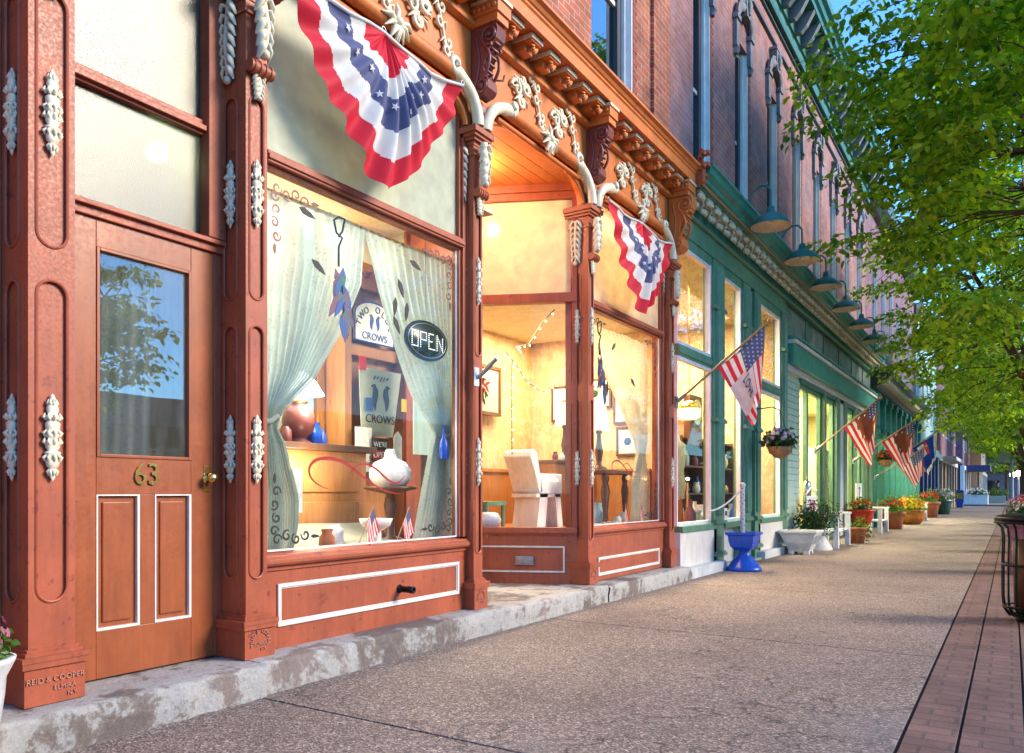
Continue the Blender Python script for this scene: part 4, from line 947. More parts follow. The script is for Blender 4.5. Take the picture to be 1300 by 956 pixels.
# row across the road (seen only in reflections from here)
rnd = random.Random(5); xx = -30; i = 0
cols = [('brick','ivory trimmed red brick'),('tan','tan painted'),('brickp','plum brick'),('hood','grey stone'),('skyblue','pale blue')]
while xx < 60:
    L = rnd.uniform(9, 14); h = rnd.uniform(3.7, 4.6); c = cols[i % 5]
    B = thing('opposite_building', '%s building across the road, %s from the near end' % (c[1], ('first','second','third','fourth','fifth','sixth','seventh','eighth','ninth','tenth')[i]), 'building', (xx+L, -16, 0), PI)
    ww = L/4; ws = []
    upper_wall(B, M[c[0]], 0, L, 3.2, h, ws, Y=0)
    m = MB(); m.box(.3, L-.3, .05, .1, .6, 3.2); m.obj('shop_glass', M['glassu'], B)
    for k, q in enumerate(ws): g = MB(); g.box(q[0], q[1], .15, .2, q[2], q[3]); g.obj('window_pane', M['glassu'], B)
    m = MB(); m.box(0, L, -.05, 3, 0, .6); m.box(0, .3, 0, 3, .6, 3.2); m.box(L-.3, L, 0, 3, .6, 3.2); m.box(.3, L-.3, 2.8, 3, .6, 3.2); m.box(0, L, .31, 8, 3.3, h-.2); m.obj('shell_wall', M[c[0]], B)
    xx += L+.05; i += 1
# ================================================================ TREES
def leaf_arrays(centers, rnd, n_leaf, rad, size, flat=.20, lobes=None):
    """numpy leaf faces: each leaf two quads folded on the midrib"""
    K = len(centers)*n_leaf; c = np.repeat(np.array(centers), n_leaf, 0)
    off = rnd.normal(0, 1, (K, 3)); off /= np.maximum(np.linalg.norm(off, axis=1, keepdims=True), 1e-6); rr = rnd.random((K, 1))**.55
    off = off*rr*rad*np.array([1, 1, flat]); 
    off[:, 2] -= .25*(off[:, 0]**2+off[:, 1]**2)/max(rad, .01)
    p = c+off
    yaw = np.arctan2(off[:, 1], off[:, 0])+rnd.normal(0, .7, K); pitch = rnd.normal(-.5, .42, K); roll = rnd.normal(0, .5, K)
    d = np.stack([np.cos(yaw)*np.cos(pitch), np.sin(yaw)*np.cos(pitch), np.sin(pitch)], 1)
    s0 = np.stack([-np.sin(yaw), np.cos(yaw), np.zeros(K)], 1); nrm = np.cross(d, s0)
    s = s0*np.cos(roll)[:, None]+nrm*np.sin(roll)[:, None]; nn = np.cross(d, s)
    L = size*rnd.uniform(.65, 1.25, K)[:, None]; W = L*.30
    v = np.stack([p, p+d*L*.28+s*W+nn*L*.06, p+d*L*.62+s*W*.85+nn*L*.05, p+d*L-nn*L*.06, p+d*L*.62-s*W*.85+nn*L*.05, p+d*L*.28-s*W+nn*L*.06, p+d*L*.45], 1).reshape(-1, 3)
    b = (np.arange(K)*7)[:, None]
    f = np.concatenate([b+np.array([[0,1,2,6]]), b+np.array([[6,2,3,3]]), b+np.array([[0,6,4,5]]), b+np.array([[6,3,4,4]])], 0)
    return v, b, K
def leaf_mesh(name, mat, v, b, K):
    me = bpy.data.meshes.new(name); me.vertices.add(len(v)); me.vertices.foreach_set('co', v.astype(np.float32).ravel())
    q = np.concatenate([b+np.array([[0,1,2,6]]), b+np.array([[0,6,4,5]])], 1).reshape(-1)      # 2 quads / leaf
    t = np.concatenate([b+np.array([[6,2,3]]), b+np.array([[6,3,4]])], 1).reshape(-1)
    loops = np.concatenate([q, t]); me.loops.add(len(loops)); me.loops.foreach_set('vertex_index', loops.astype(np.int32))
    nf = 4*K; st = np.concatenate([np.arange(2*K)*4, 8*K+np.arange(2*K)*3]); tot = np.concatenate([np.full(2*K, 4), np.full(2*K, 3)])
    me.polygons.add(nf); me.polygons.foreach_set('loop_start', st.astype(np.int32)); me.polygons.foreach_set('loop_total', tot.astype(np.int32))
    me.materials.append(mat); me.update(calc_edges=True); me.validate(); return me
def tree(name, label, X, Y, R, zc, rz, ntw, nleaf, lsize, trunk_r, zfork, seed, group, mat='leaf', tw=.55):
    rnd = np.random.default_rng(seed); root = thing(name, label, 'tree', (X, Y, 0), 0, group)
    limbs = []; tb = MB()
    tb.tube([(0,0,-.05),(0.02,0,.15),(.03,.02,zfork*.6),(0,0,zfork)], [trunk_r*1.5, trunk_r*1.1, trunk_r*.95, trunk_r*.85], 12)
    nl = 11
    for i in range(nl):
        a = 2*PI*i/nl+rnd.uniform(-.25, .25); el = rnd.uniform(.15, 1.2); L = R*rnd.uniform(.75, .95)
        end = np.array([math.cos(a)*math.cos(el)*L, math.sin(a)*math.cos(el)*L, zc-zfork+.2+math.sin(el)*rz*.75-(.9 if el < .4 else 0)])+np.array([0,0,zfork])
        pts = []; st = np.array([0,0,zfork-.3+.35*rnd.random()])
        for t in np.linspace(0, 1, 9):
            q = st*(1-t)+end*t; q[2] += .5*math.sin(PI*t)*(1 if el < .7 else .2); q[:2] += rnd.normal(0, .06, 2)*(t > 0); pts.append(q)
        tb.tube([tuple(q) for q in pts], taper(9, trunk_r*.5, .016), 8); limbs += [(q, .05*(1-k/9)) for k, q in enumerate(pts) if k > 1]
    C_ = []
    while len(C_) < ntw:
        q = rnd.normal(0, 1, 3); q /= np.linalg.norm(q); rr = rnd.uniform(.35, 1)**.5
        lump = 1+.16*math.sin(q[0]*7+seed)+.14*math.sin(q[2]*9+q[1]*6)
        if q[2] < -.55 and rnd.random() < .6: continue
        p = np.array([q[0]*R*rr*lump, q[1]*R*rr*lump, zc+q[2]*rz*rr*lump]); C_.append(p)
    LP = np.array([l[0] for l in limbs])
    for p in C_:
        dd = np.linalg.norm(LP-p-np.array([0,0,-.3]), axis=1); j = int(np.argmin(dd)); a = LP[j]; m = (a+p)/2+np.array([0,0,.12])+rnd.normal(0, .05, 3)
        tb.tube([tuple(a), tuple(m), tuple(p+np.array([0,0,-.03]))], [.017, .011, .005], 4, cap=False)
    tb.obj('trunk', M['bark'], root)
    v, b, K = leaf_arrays(C_, rnd, nleaf, tw, lsize)
    o = bpy.data.objects.new('crown', leaf_mesh('crown', M[mat], v, b, K)); C.objects.link(o); o.parent = root
    return root
G_T = 'street trees along the kerb'
tree('street_tree', 'nearest street tree, its big leafy crown filling the top right corner', 13.9, -1.05, 3.4, 6.8, 3.9, 380, 115, .135, .15, 2.6, 3, G_T, tw=.62)
tree('street_tree', 'second nearest street tree, crown reaching down behind the nearest one', 20.5, -.75, 3.5, 5.6, 3.2, 420, 80, .12, .14, 2.3, 8, G_T, tw=.6)
tree('street_tree', 'third street tree along the kerb, with low drooping foliage', 29.5, -.65, 3.3, 5.3, 2.9, 300, 70, .15, .13, 2.3, 13, G_T, tw=.65)
t4 = tree('street_tree', 'fourth street tree along the kerb', 40, -.6, 3.2, 5.4, 2.8, 220, 60, .19, .13, 2.4, 21, G_T, tw=.7)
for i, (X, Y, s, r, l) in enumerate(((51, -.6, 1.0, 1.1, 'fifth street tree along the kerb'), (62, -.6, 1.05, 2.3, 'sixth street tree, the last before the side street'), (88, -.9, 1.2, .4, 'dark tree just past the side street'),
        (10, -14.6, 1.0, 4.0, 'broad tree across the road, nearest'), 
        (112, .5, 1.5, 2.0, 'large tree at the far end of the street'), (120, -7, 1.9, 3.1, 'large tree closing the view over the road'), (104, -15, 1.8, 4.0, 'large tree at the far side of the road'), (135, 4, 2.0, 5.0, 'tallest distant tree behind the white building'))):
    dup(t4, (X, Y, 0), r, l, G_T if i < 2 else 'distant trees', s)

for i, (x, y) in enumerate(((150,-14),(150,-8),(152,-2),(150,4),(150,10),(152,-20),(152,-27),(154,-34))):
    dup(t4, (x, y, -2.2), i*.9, 'distant tree %s' % ('over the road end, third from the right','over the road end, right of the street lamps','straight ahead at the street end','behind the tan building','behind the white corner building','near the right edge, second','near the right edge, third','farthest to the right')[i], 'distant trees', 2.0)
# ================================================================ BUNTING
def bunting(label, xl, xr, zt, drop, y=3.27, pl=11, seed=0):
    A = (xr-xl)/2; xc = (xl+xr)/2; p = 1.36; bands = [(.27,1),(.41,0),(.63,2),(.82,0),(1.01,1)]
    rnd = random.Random(seed); ph = [rnd.uniform(-.25, .25) for _ in range(40)]
    def sup(a): c, s = abs(math.cos(a)), abs(math.sin(a)); return (c**p+s**p)**(-1/p)
    def fn(u, r_):
        a = PI+PI*u; r = .015+.985*r_; k = sup(a)
        mid = math.sin(PI*u)**3
        rim = 1+.02*math.sin(u*13+seed)+.012*math.sin(u*29+1)*r
        x = xc+A*k*r*math.cos(a)*rim; z = zt+drop*k*r*math.sin(a)*rim
        z -= .035*math.sin(PI*abs(math.cos(a))*r)*(1-abs(math.sin(a)))
        w = math.sin(u*pl*2*PI+3.0*math.sin(u*6+seed)+.9*math.sin(r*3+u*9)); am = (.006+.017*min(1, r*1.5))*(.12+.88*mid)
        yy = y-.03-.07*math.sin(PI*min(1, r))*math.sin(PI*u)-am*w-.022*math.sin(u*pl*2.1*PI+r*4)*r-.016*math.sin(r*9+u*11)*(1-mid)
        return (x, yy, z)
    nu, nv = 320, 90
    def mf(i, j):
        u = (i+.5)/nu; r = (j+.5)/nv; r += .003*math.sin(u*pl*2*PI+1)+.022*math.sin(u*19+seed)+.02*math.sin(u*43)*(1-math.sin(PI*u)**2)
        for lim, m in bands:
            if r < lim: return m
        return 1
    mb = MB(); mb.grid(fn, nu, nv, mfn=mf)
    for k in range(9):                                     # stars on the navy band
        u = .08+.105*k; r = .52+(.03 if k % 2 else -.03); c = Vector(fn(u, r)); e1 = (Vector(fn(u+.01, r))-c).normalized(); e2 = (Vector(fn(u, r+.02))-c); e2 = (e2-e1*e2.dot(e1)).normalized(); nn = e1.cross(e2)
        if nn.y > 0: nn = -nn
        pts = []
        for q in range(10):
            R = .028 if q % 2 == 0 else .012; an = PI/2+q*PI/5; pts.append(c+nn*.012+e1*R*math.cos(an)+e2*R*math.sin(an))
        mb.add(pts+[c+nn*.014], [(q, (q+1) % 10, 10) for q in range(10)], 0)
    hem = [Vector(fn(u/20*.0, r))*1 for u, r in ((0, 1), (0, .8), (0, .6), (0, .4), (0, .2), (0, 0))]+[Vector(fn(1, r)) for r in (.2, .4, .6, .8, 1)]
    root = thing('bunting', label, 'bunting', (0,0,0), 0, 'flag buntings under the arches')
    mb.obj('bunting_cloth', [M['clothw'], M['clothr'], M['clothb']], root)
    h = MB(); h.tube([q+Vector((0,-.006,.006)) for q in hem], .011, 6); h.obj('hem', M['clothw'], root)
    for q in (hem[0], hem[5], hem[-1]):
        r = MB(); r.tube([(q.x+.018*math.cos(t), q.y+.0, q.z+.025+.018*math.sin(t)) for t in [i*PI/5 for i in range(11)]], .004, 5); r.tube([(q.x, q.y, q.z+.04), (q.x, 3.36, q.z+.10)], .004, 5); r.obj('hanging_ring', M['steel'], root)
    return root
bunting('large pleated red, white and navy bunting with stars over the left display window', 2.86, 4.36, 3.86, .93, seed=1)
bunting('smaller red, white and navy bunting over the right display window beyond the entry', 6.82, 8.36, 3.84, .92, pl=9, seed=2)

# ================================================================ FLAGS
def star_pts(c, e1, e2, R): return [c+e1*(R if q % 2 == 0 else R*.42)*math.cos(PI/2+q*PI/5)+e2*(R if q % 2 == 0 else R*.42)*math.sin(PI/2+q*PI/5) for q in range(10)]
def cloth_flag(root, A, B, Cc, D, kind, name='flag_cloth', nu=52, nv=60, fold=.05, seed=0, stars=True):
    """A lower hoist, B upper hoist (pole tip), C fly corner below B, D fly corner below A"""
    A, B, Cc, D = map(Vector, (A, B, Cc, D)); side = (B-A).cross(Vector((0,0,1))).normalized(); S = (B-A).length/.75
    def fn(u, v):                                           # u: hoist 0 (A) .. 1 (B); v: 0 at pole .. 1 at fly
        p = A.lerp(B, u).lerp(D.lerp(Cc, u), v); f = v*fold*S
        al = (B-A).normalized()
        p = p+side*(f*math.sin(u*11+v*2.2+seed)+.4*f*math.sin(u*23+seed*2))+al*(f*.45*math.cos(u*11+v*2.5+seed))
        p.z -= .05*S*math.sin(PI*u)*(v < .02)+.02*S*math.sin(u*14)*v
        return p
    rows = 13
    def mf(i, j):
        u = (i+.5)/nu; v = (j+.5)/nv
        if kind in ('us', 'eagle', 'love'):
            if kind != 'eagle' and u > 6/13 and v < .42: return 2
            if kind == 'eagle':
                if u > .70 and v < .30: return 2
                e = ((u-.60)/.36)**2+((v-.36)/.40)**2+.45*math.sin(u*17+v*9)*math.sin(v*19+u*4)
                if e < .80: return 3
            if kind == 'love' and u < .68 and .36 < v < .84: return 4
            return 1 if int(u*rows) % 2 == 0 else 0
        if kind == 'blue':
            if v > .88 or u > .86: return 0
            if .18 < u < .55 and .10 < v < .5: return 0 if u < .42 else 1
            return 5
    mats = [M['clothw'], M['clothr'], M['clothb'], M['clothn'], M['clothp'], M['clothbb'], M['inkblue']]
    mb = MB(); mb.grid(fn, nu, nv, mfn=mf)
    def surf(u, v, off=.006*S):
        c = Vector(fn(u, v)); e1 = (Vector(fn(u+.02, v))-c).normalized(); e2 = (Vector(fn(u, v+.02))-c); e2 = (e2-e1*e2.dot(e1)).normalized(); return c, e1, e2, e1.cross(e2)*off
    if kind != 'blue' and stars:
        for a in range(5 if kind != 'eagle' else 3):
            for b in range(6 if kind != 'eagle' else 4):
                c, e1, e2, nn = surf((6/13 if kind != 'eagle' else .70)+.05+.105*a*(1 if kind != 'eagle' else .9), .045+.066*b)
                for s in (1, -1): mb.add(star_pts(c+nn*s, e1, e2, .017*S), [tuple(range(10))], 0)
    def word(txt, u0, v0, h, along, mi, adv=.8):
        t = text_mb(txt, 1, 0)
        for s in (1, -1):
            vs = []
            for x, y_, z in t.v:
                uu, vv = (u0+z*h, v0+x*h*adv) if along == 'v' else (u0+x*h*adv, v0-z*h)
                c, e1, e2, nn = surf(min(.99, max(.01, uu)), min(.98, max(.01, vv))); vs.append(c+nn*s*1.3)
            mb.add(vs, t.f, mi)
    if kind == 'love': word('LOVE', .40, .60, .36, 'v', 6, .36)
    if kind == 'blue': word('ANTIQUES', .93, .46, .11, 'v', 6, 1.3); word('OPEN', .30, .30, .15, 'v', 6, .9)
    o = mb.obj(name, mats, root); return o
M['clothp'] = translucent('faded printed cloth', (.66,.55,.58), .3)
def pole_flag(label, base, tip, kind, seed=0, group='flags on wooden poles along the shopfronts', k=1.0, rad=.014):
    base, tip = Vector(base), Vector(tip); L = (tip-base).length; s = L/1.28
    root = thing('pole_flag', label, 'flag', base, 0, group)
    m = MB(); over = tip+(tip-base)*.04; m.tube([(0,0,0), tuple((tip-base)*.5), tuple(over-base)], rad*s, 8); m.sphere(tuple(over-base), rad*2.0*s, 8); m.obj('pole', M['woodp'], root)
    bb = MB(); dr = (tip-base).normalized(); bb.tube([tuple(-dr*.03), tuple(dr*.12)], rad*1.7*s, 8); bb.box(-.035, .035, -.0, .03, -.08, .06); bb.obj('pole_bracket', M['steel'], root)
    A = (tip-base)*.46; B = (tip-base)*.99; D = A+Vector((.06,-.40,-.68))*s*k; Cc = B+Vector((0,.04,-.72))*s*k
    cloth_flag(root, A, B, Cc, D, kind, seed=seed); return root
pole_flag('nearest pole flag, striped and starred with LOVE printed across its faded middle', (8.96, 3.38, 2.14), (9.1, 2.37, 2.98), 'love', 1)
pole_flag('second pole flag, striped with a brown eagle print, over the white benches', (17.02, 3.42, 1.92), (17.2, 2.26, 2.92), 'eagle', 2.2)
pole_flag('third pole flag, striped with a brown eagle print, past the second bench', (21.3, 3.36, 1.85), (21.65, 2.0, 2.85), 'eagle', 4, k=.85)
pole_flag('farthest pole flag, royal blue with white band of lettering and a red roofed house', (28.0, 3.36, 2.0), (28.5, 2.0, 3.02), 'blue', 0.3, k=.9)
pole_flag('pole flag with its red and white stripes showing just behind the third flag', (25.0, 3.36, 1.5), (25.3, 2.1, 2.35), 'us', 5.1, k=.9)
def small_flag(label, X, z, lean, Y=3.505, s=1.0):
    root = thing('stick_flag', label, 'small flag', (X, Y, z), 0, 'little stick flags in the display windows')
    m = MB(); m.tube([(0,.01,0),(lean,.02,.26*s)], .003, 6); m.obj('stick', M['woodp'], root)
    a = Vector((lean*.55, .015, .145*s)); b = Vector((lean, .02, .255*s))
    cloth_flag(root, a, b, b+Vector((.02+.03,-.0,-.17*s)), a+Vector((.02,-.0,-.175*s)), 'us', nu=26, nv=20, fold=.05, seed=1, stars=False)
for i, (x, z, le, l) in enumerate(((3.66,.70,.16,'left of the two little flags standing at the bottom of the left display window'),(4.02,.69,.16,'right of the two little flags standing at the bottom of the left display window'),(7.72,.70,.08,'left of the two little flags standing at the bottom of the right display window'),(8.12,.70,.10,'right of the two little flags standing at the bottom of the right display window'))):
    small_flag(l, x, z, le, s=1.0 if i < 2 else .9)

# ================================================================ GOOSENECK LAMPS
def goose(X, label):
    root = thing('gooseneck_lamp', label, 'wall lamp', (X, 3.36, 4.98), 0, 'green gooseneck lamps over the green cornice')
    m = MB(); path = [(0,0,0),(0,-.12,.03),(0,-.22,.12),(0,-.31,.26),(0,-.41,.33),(0,-.50,.32),(0,-.555,.25),(0,-.56,.12),(0,-.56,0)]
    P_ = []
    for i in range(len(path)-1):
        for t in (0, .5): P_.append(tuple(Vector(path[i]).lerp(Vector(path[i+1]), t)))
    P_.append(path[-1]); m.tube(P_, .014, 8); m.tube([(0,-.12,.03),(0,-.05,-.05)], .009, 6); m.tube([(0,-.02,.0),(0,-.02,-.12)], .02, 8); m.obj('arm', M['teald'], root)
    s = MB(); s.lathe([(.03,.02),(.045,.015),(.055,-.05),(.07,-.075),(.12,-.10),(.19,-.145),(.245,-.20),(.268,-.24),(.272,-.26)], 0,-.56,0, 28, cap=False); s.lathe([(.03,.021),(.001,.022)], 0,-.56,0, 28, cap=False)
    s.lathe([(.001,-.11),(.10,-.115),(.18,-.155),(.24,-.21),(.268,-.2605)], 0,-.56,0, 28, mi=1, cap=False); s.obj('shade', [M['teald'], M['cream']], root, bevel=0)
    j = MB(); j.sphere((0,-.56,-.19), .04, 8); j.obj('bulb', M['china'], root)
for X, l in zip((11.0,12.92,14.8,16.8,18.75,20.7,22.6), ('nearest','second','third','fourth','fifth','sixth','seventh')):
    goose(X, l+' green gooseneck lamp over the green shop cornice, counted from the orange shop')

# ================================================================ PLANTERS, BENCHES AND POTS
def shrub_leaves(root, c, rad, n, size, mat='leafdk', name='foliage', seed=0, flat=.9):
    rnd = np.random.default_rng(seed); m = max(3, n//24); cs = []
    for _ in range(m):
        q = rnd.normal(0, 1, 3); q /= np.linalg.norm(q); cs.append(np.array(c)+q*np.array([rad, rad, rad*flat])*rnd.uniform(.3, .85))
    v, b, K = leaf_arrays(cs, rnd, max(4, n//m), rad*.5, size, .9)
    o = bpy.data.objects.new(name, leaf_mesh(name, M[mat], v, b, K)); C.objects.link(o); o.parent = root; return o
def flowers(root, c, rad, n, size, mat, seed=0, flat=.5, name='blossoms'):
    rnd = random.Random(seed); mb = MB()
    for _ in range(n):
        a = rnd.uniform(0, 2*PI); e = rnd.uniform(-.1, 1.3); r = rad*rnd.uniform(.8, 1.08)
        p = Vector((c[0]+r*math.cos(a)*math.cos(e), c[1]+r*math.sin(a)*math.cos(e), c[2]+r*flat*math.sin(e)))
        nrm = (p-Vector(c)).normalized(); t1 = nrm.orthogonal().normalized(); t2 = nrm.cross(t1)
        for k in range(5):
            an = 2*PI*k/5; d = t1*math.cos(an)+t2*math.sin(an); q = t1*math.cos(an+.55)+t2*math.sin(an+.55); q2 = t1*math.cos(an-.55)+t2*math.sin(an-.55)
            mb.add([p, p+q2*size*.7+nrm*size*.15, p+d*size+nrm*size*.05, p+q*size*.7+nrm*size*.15], [(0,1,2,3)])
    return mb.obj(name, M[mat], root)
URN = [(.10,0),(.16,0),(.17,.03),(.10,.06),(.075,.10),(.08,.14),(.13,.17),(.20,.24),(.235,.34),(.24,.40),(.27,.43),(.285,.45),(.28,.47),(.24,.46),(.22,.42),(.001,.42)]
def pot(name, label, cat, x, y, prof, mat, s=1.0, group=None, n=28, wob=0, sx=1):
    root = thing(name, label, cat, (x, y, 0), 0, group); mb = MB(); mb.lathe([(r*s, z*s) for r, z in prof], n=n, cap=False, wob=wob, sx=sx); mb.lathe([(prof[0][0]*s, .0), (.001, .0)], n=n, cap=False); mb.obj('pot', M[mat], root)
    return root
TER = [(.14,0),(.155,.0),(.20,.26),(.205,.27),(.225,.275),(.23,.33),(.21,.335),(.19,.30),(.001,.30)]
# white urn at the bottom left, on the step in front of the first pilaster
r = thing('flower_urn', 'white cast urn of pink flowers at the far left, beside the door pilaster', 'planter', (1.235, 3.05, 0)); r.scale = (.88,.88,1)
m = MB(); m.lathe([(.001,.0),(.12,0),(.12,.03),(.06,.08),(.055,.12),(.10,.17),(.135,.24),(.15,.34),(.155,.40),(.185,.455),(.19,.47),(.17,.475),(.14,.44),(.001,.43)], n=28, cap=False); m.obj('pot', M['potw'], r)
shrub_leaves(r, (0,0,.53), .15, 700, .035, 'leafgr', seed=4); flowers(r, (0,0,.52), .17, 40, .020, 'petp', 3, .7); flowers(r, (0,0,.54), .15, 20, .018, 'petr', 5, .7)
# blue urn with speckled post
r = thing('blue_urn', 'cobalt blue square mouthed urn on a flared foot before the green shop', 'planter', (10.52, 3.03, 0))
m = MB(); m.lathe([(.001,0),(.235,0),(.235,.035),(.20,.06),(.15,.14),(.095,.20),(.06,.245),(.075,.27)], n=32, cap=False); m.obj('foot', M['blue'], r)
m = MB(); 
def sq(mb, prof, mi=0):
    for (a, za), (b, zb) in zip(prof[:-1], prof[1:]):
        n0 = [(-a,-a,za),(a,-a,za),(a,a,za),(-a,a,za),(-b,-b,zb),(b,-b,zb),(b,b,zb),(-b,b,zb)]; mb.add(n0, [(0,1,5,4),(1,2,6,5),(2,3,7,6),(3,0,4,7)], mi)
sq(m, [(.001,.265),(.09,.27),(.145,.32),(.165,.40),(.17,.47),(.20,.485),(.20,.515),(.17,.515),(.16,.48),(.001,.47)]); m.obj('bowl', M['blue'], r, bevel=.01)
m = MB(); m.box(-.16,.16,-.16,.16,.46,.475); m.obj('soil', M['soil'], r)
r = thing('speckled_post', 'slim speckled white post standing in the blue urn, holding a rope', 'post', (10.56, 3.06, .475))
m = MB(); m.tube([(0,0,0),(0,0,.66)], .032, 12); m.sphere((0,0,.67), .04, 8)
for k in range(40):
    a = k*2.4; z = .02+.016*k; m.sphere((.031*math.cos(a), .031*math.sin(a), z), .008, 4, mi=1)
m.obj('shaft', [M['white'], M['ink']], r)
m = MB(); m.tube([(10.56-.5*i/10*1.0, 3.06+.32*i/10, 1.10-.30*math.sin(PI*.5*i/10)) for i in range(11)], .012, 6)
r = thing('rope_tag', 'white rope with a paper price tag slung from the speckled post', 'rope', (0,0,0)); m.obj('rope', M['paper'], r); m = MB(); m.box(10.22, 10.34, 3.2, 3.205, .68, .84); m.obj('price_tag', M['paper'], r)
m = MB(); m.box(10.24, 10.32, 3.196, 3.199, .74, .80); m.obj('price_mark', M['ink'], r)
# white square planter
r = thing('white_planter', 'white cast planter with moulded rim and little feet, on the pavement by the mint siding', 'planter', (13.85, 3.02, 0))
m = MB(); sq(m, [(.001,.05),(.16,.05),(.17,.08),(.23,.20),(.28,.34),(.30,.36),(.31,.38),(.31,.405),(.28,.405),(.27,.36),(.001,.35)])
for a in (-1, 1):
    for b in (-1, 1): m.box(a*.12-.045, a*.12+.045, b*.12-.045, b*.12+.045, 0, .06)
for k in range(5): m.tube([(-.2+.1*k,-.30+.0,.33),(-.2+.1*k,-.255,.25),(-.18+.09*k,-.225,.18)], .012, 6)
m.obj('pot', M['potw'], r, bevel=.008); m = MB(); m.box(-.27,.27,-.27,.27,.355,.362); m.obj('soil', M['soil'], r)
# shrub in low white urn
r = pot('shrub_planter', 'loose green shrub in a flared white urn beside the white planter', 'planter', 15.1, 3.0, [(.26,0),(.25,.04),(.17,.16),(.12,.24),(.17,.28),(.24,.34),(.22,.33),(.001,.32)], 'potw')
shrub_leaves(r, (0,0,.62), .42, 1500, .06, 'leafdk', seed=9); m = MB()
rr = random.Random(2)
for k in range(14): a = k*.45; m.tube([(0,0,.3),(.15*math.cos(a),.15*math.sin(a),.5),(.34*math.cos(a),.34*math.sin(a),.5+rr.uniform(.1,.4))], [.01,.008,.004], 5)
m.obj('stems', M['bark'], r)
def bench(x, y, rz, label, L=1.3, s=1.0):
    r = thing('bench', label, 'bench', (x, y, 0), rz, 'white wooden benches along the shops')
    for sx in (-1, 1):
        for sy in (-1, 1):
            m = MB(); m.box(sx*(L/2-.05)-.045, sx*(L/2-.05)+.045, sy*.20-.045, sy*.20+.045, 0, .62); m.obj('leg', M['winwhite'], r, bevel=.006)
        m = MB(); m.box(sx*(L/2-.05)-.05, sx*(L/2-.05)+.05, -.27, .27, .62, .66); m.obj('armrest', M['winwhite'], r, bevel=.006)
    m = MB()
    for k in range(4): m.box(-L/2, L/2, -.2+.105*k, -.105+.105*k, .30, .33)
    m.obj('seat', M['winwhite'], r, bevel=.004)
    m = MB(); m.box(-L/2+.1, L/2-.1, .19, .22, .62, .70); m.box(-L/2+.1, L/2-.1, .20, .22, .40, .46); m.obj('backrest', M['winwhite'], r, bevel=.004); return r
bench(16.1, 2.95, 0, 'nearest white bench, beside the leafy shrub urn')
bench(22.4, 3.02, 0, 'second white bench, just past the scarlet urn')
bench(32.3, 2.9, 0, 'farthest white bench, beyond the orange pot of yellow flowers')
r = pot('low_planter', 'terracotta pot with trailing green plant at the end of the nearest bench', 'flower pot', 17.35, 2.70, TER, 'terra'); shrub_leaves(r, (.12,-.08,.30), .26, 500, .06, 'leafgr', seed=3)
r = pot('red_urn', 'scarlet pedestal urn of reddish flowers between the first two benches', 'planter', 20.4, 3.05, [(a*1.12, b*1.35) for a, b in URN], 'red'); shrub_leaves(r, (0,0,.74), .26, 500, .06, 'leafgr', seed=5); flowers(r, (0,0,.74), .27, 50, .035, 'petr', 7); flowers(r, (0,0,.76), .26, 30, .035, 'pety', 8)
r = pot('flower_pot', 'deep terracotta pot at the far end of the second bench', 'flower pot', 24.6, 2.85, TER, 'terra', 1.5); shrub_leaves(r, (0,0,.65), .4, 700, .08, 'leafgr', seed=6); flowers(r, (0,0,.66), .4, 45, .045, 'petr', 17)
r = pot('flower_pot', 'big round orange pot of yellow green flowers on the pavement', 'flower pot', 28.6, 2.85, [(.30,0),(.33,.0),(.46,.14),(.50,.28),(.47,.42),(.50,.44),(.50,.48),(.44,.48),(.001,.42)], 'orangeglaze', 1.0); shrub_leaves(r, (0,0,.58), .5, 900, .09, 'leafgr', seed=7); flowers(r, (0,0,.58), .55, 170, .05, 'pety', 9); flowers(r, (0,0,.62), .5, 60, .045, 'petr', 10)
r = pot('flower_pot', 'brown pot of red flowers behind the orange pot', 'flower pot', 30.6, 3.05, TER, 'terra', 1.6); shrub_leaves(r, (0,0,.65), .45, 500, .09, 'leafgr', seed=8); flowers(r, (0,0,.66), .45, 60, .05, 'petr', 11)
r = pot('flower_pot', 'tall terracotta pot past the farthest bench', 'flower pot', 36.6, 2.9, TER, 'terra', 2.0); shrub_leaves(r, (0,0,.85), .45, 500, .09, 'leafgr', seed=18); flowers(r, (0,0,.86), .45, 60, .05, 'petr', 21)
r = pot('flower_pot', 'wide dark green pot of pale flowers, farthest pot before the street corner', 'flower pot', 42.5, 2.8, TER, 'potgreen', 2.1, sx=1.3); shrub_leaves(r, (0,0,.9), .6, 600, .1, 'leafgr', seed=19); flowers(r, (0,0,.9), .6, 80, .06, 'petw', 22)
r = thing('newspaper_box', 'blue newspaper box with a coloured front near the plum brick building', 'newspaper box', (62, 3.0, 0)); m = MB(); m.box(-.3,.3,-.25,.25,.35,1.2); m.box(-.25,.25,-.2,.2,0,.35); m.obj('case', M['blue'], r, bevel=.02); m = MB(); m.box(-.301,-.31,-.18,.18,.6,1.0); m.obj('front_card', M['pety'], r)
r = thing('long_planter', 'long white planter box of pale flowers by the distant white building', 'planter', (79.5, 2.6, 0)); m = MB(); m.box(-1,1,-.9,.9,0,.75); m.box(-1.05,1.05,-.95,.95,.75,.82); m.obj('box', M['winwhite'], r, bevel=.02); shrub_leaves(r, (0,0,1.0), .9, 500, .16, 'leafdk', seed=29, flat=.35); flowers(r, (0,0,.95), .95, 70, .09, 'petw', 23, .5)
r = thing('aqua_planter', 'aqua planter box of green plants beyond the long white one', 'planter', (92, 1.3, 0)); m = MB(); m.box(-1,1,-.8,.8,0,.7); m.obj('box', M['skyblue'], r, bevel=.02); shrub_leaves(r, (0,0,1.0), .9, 400, .2, 'leafgr', seed=30, flat=.6)
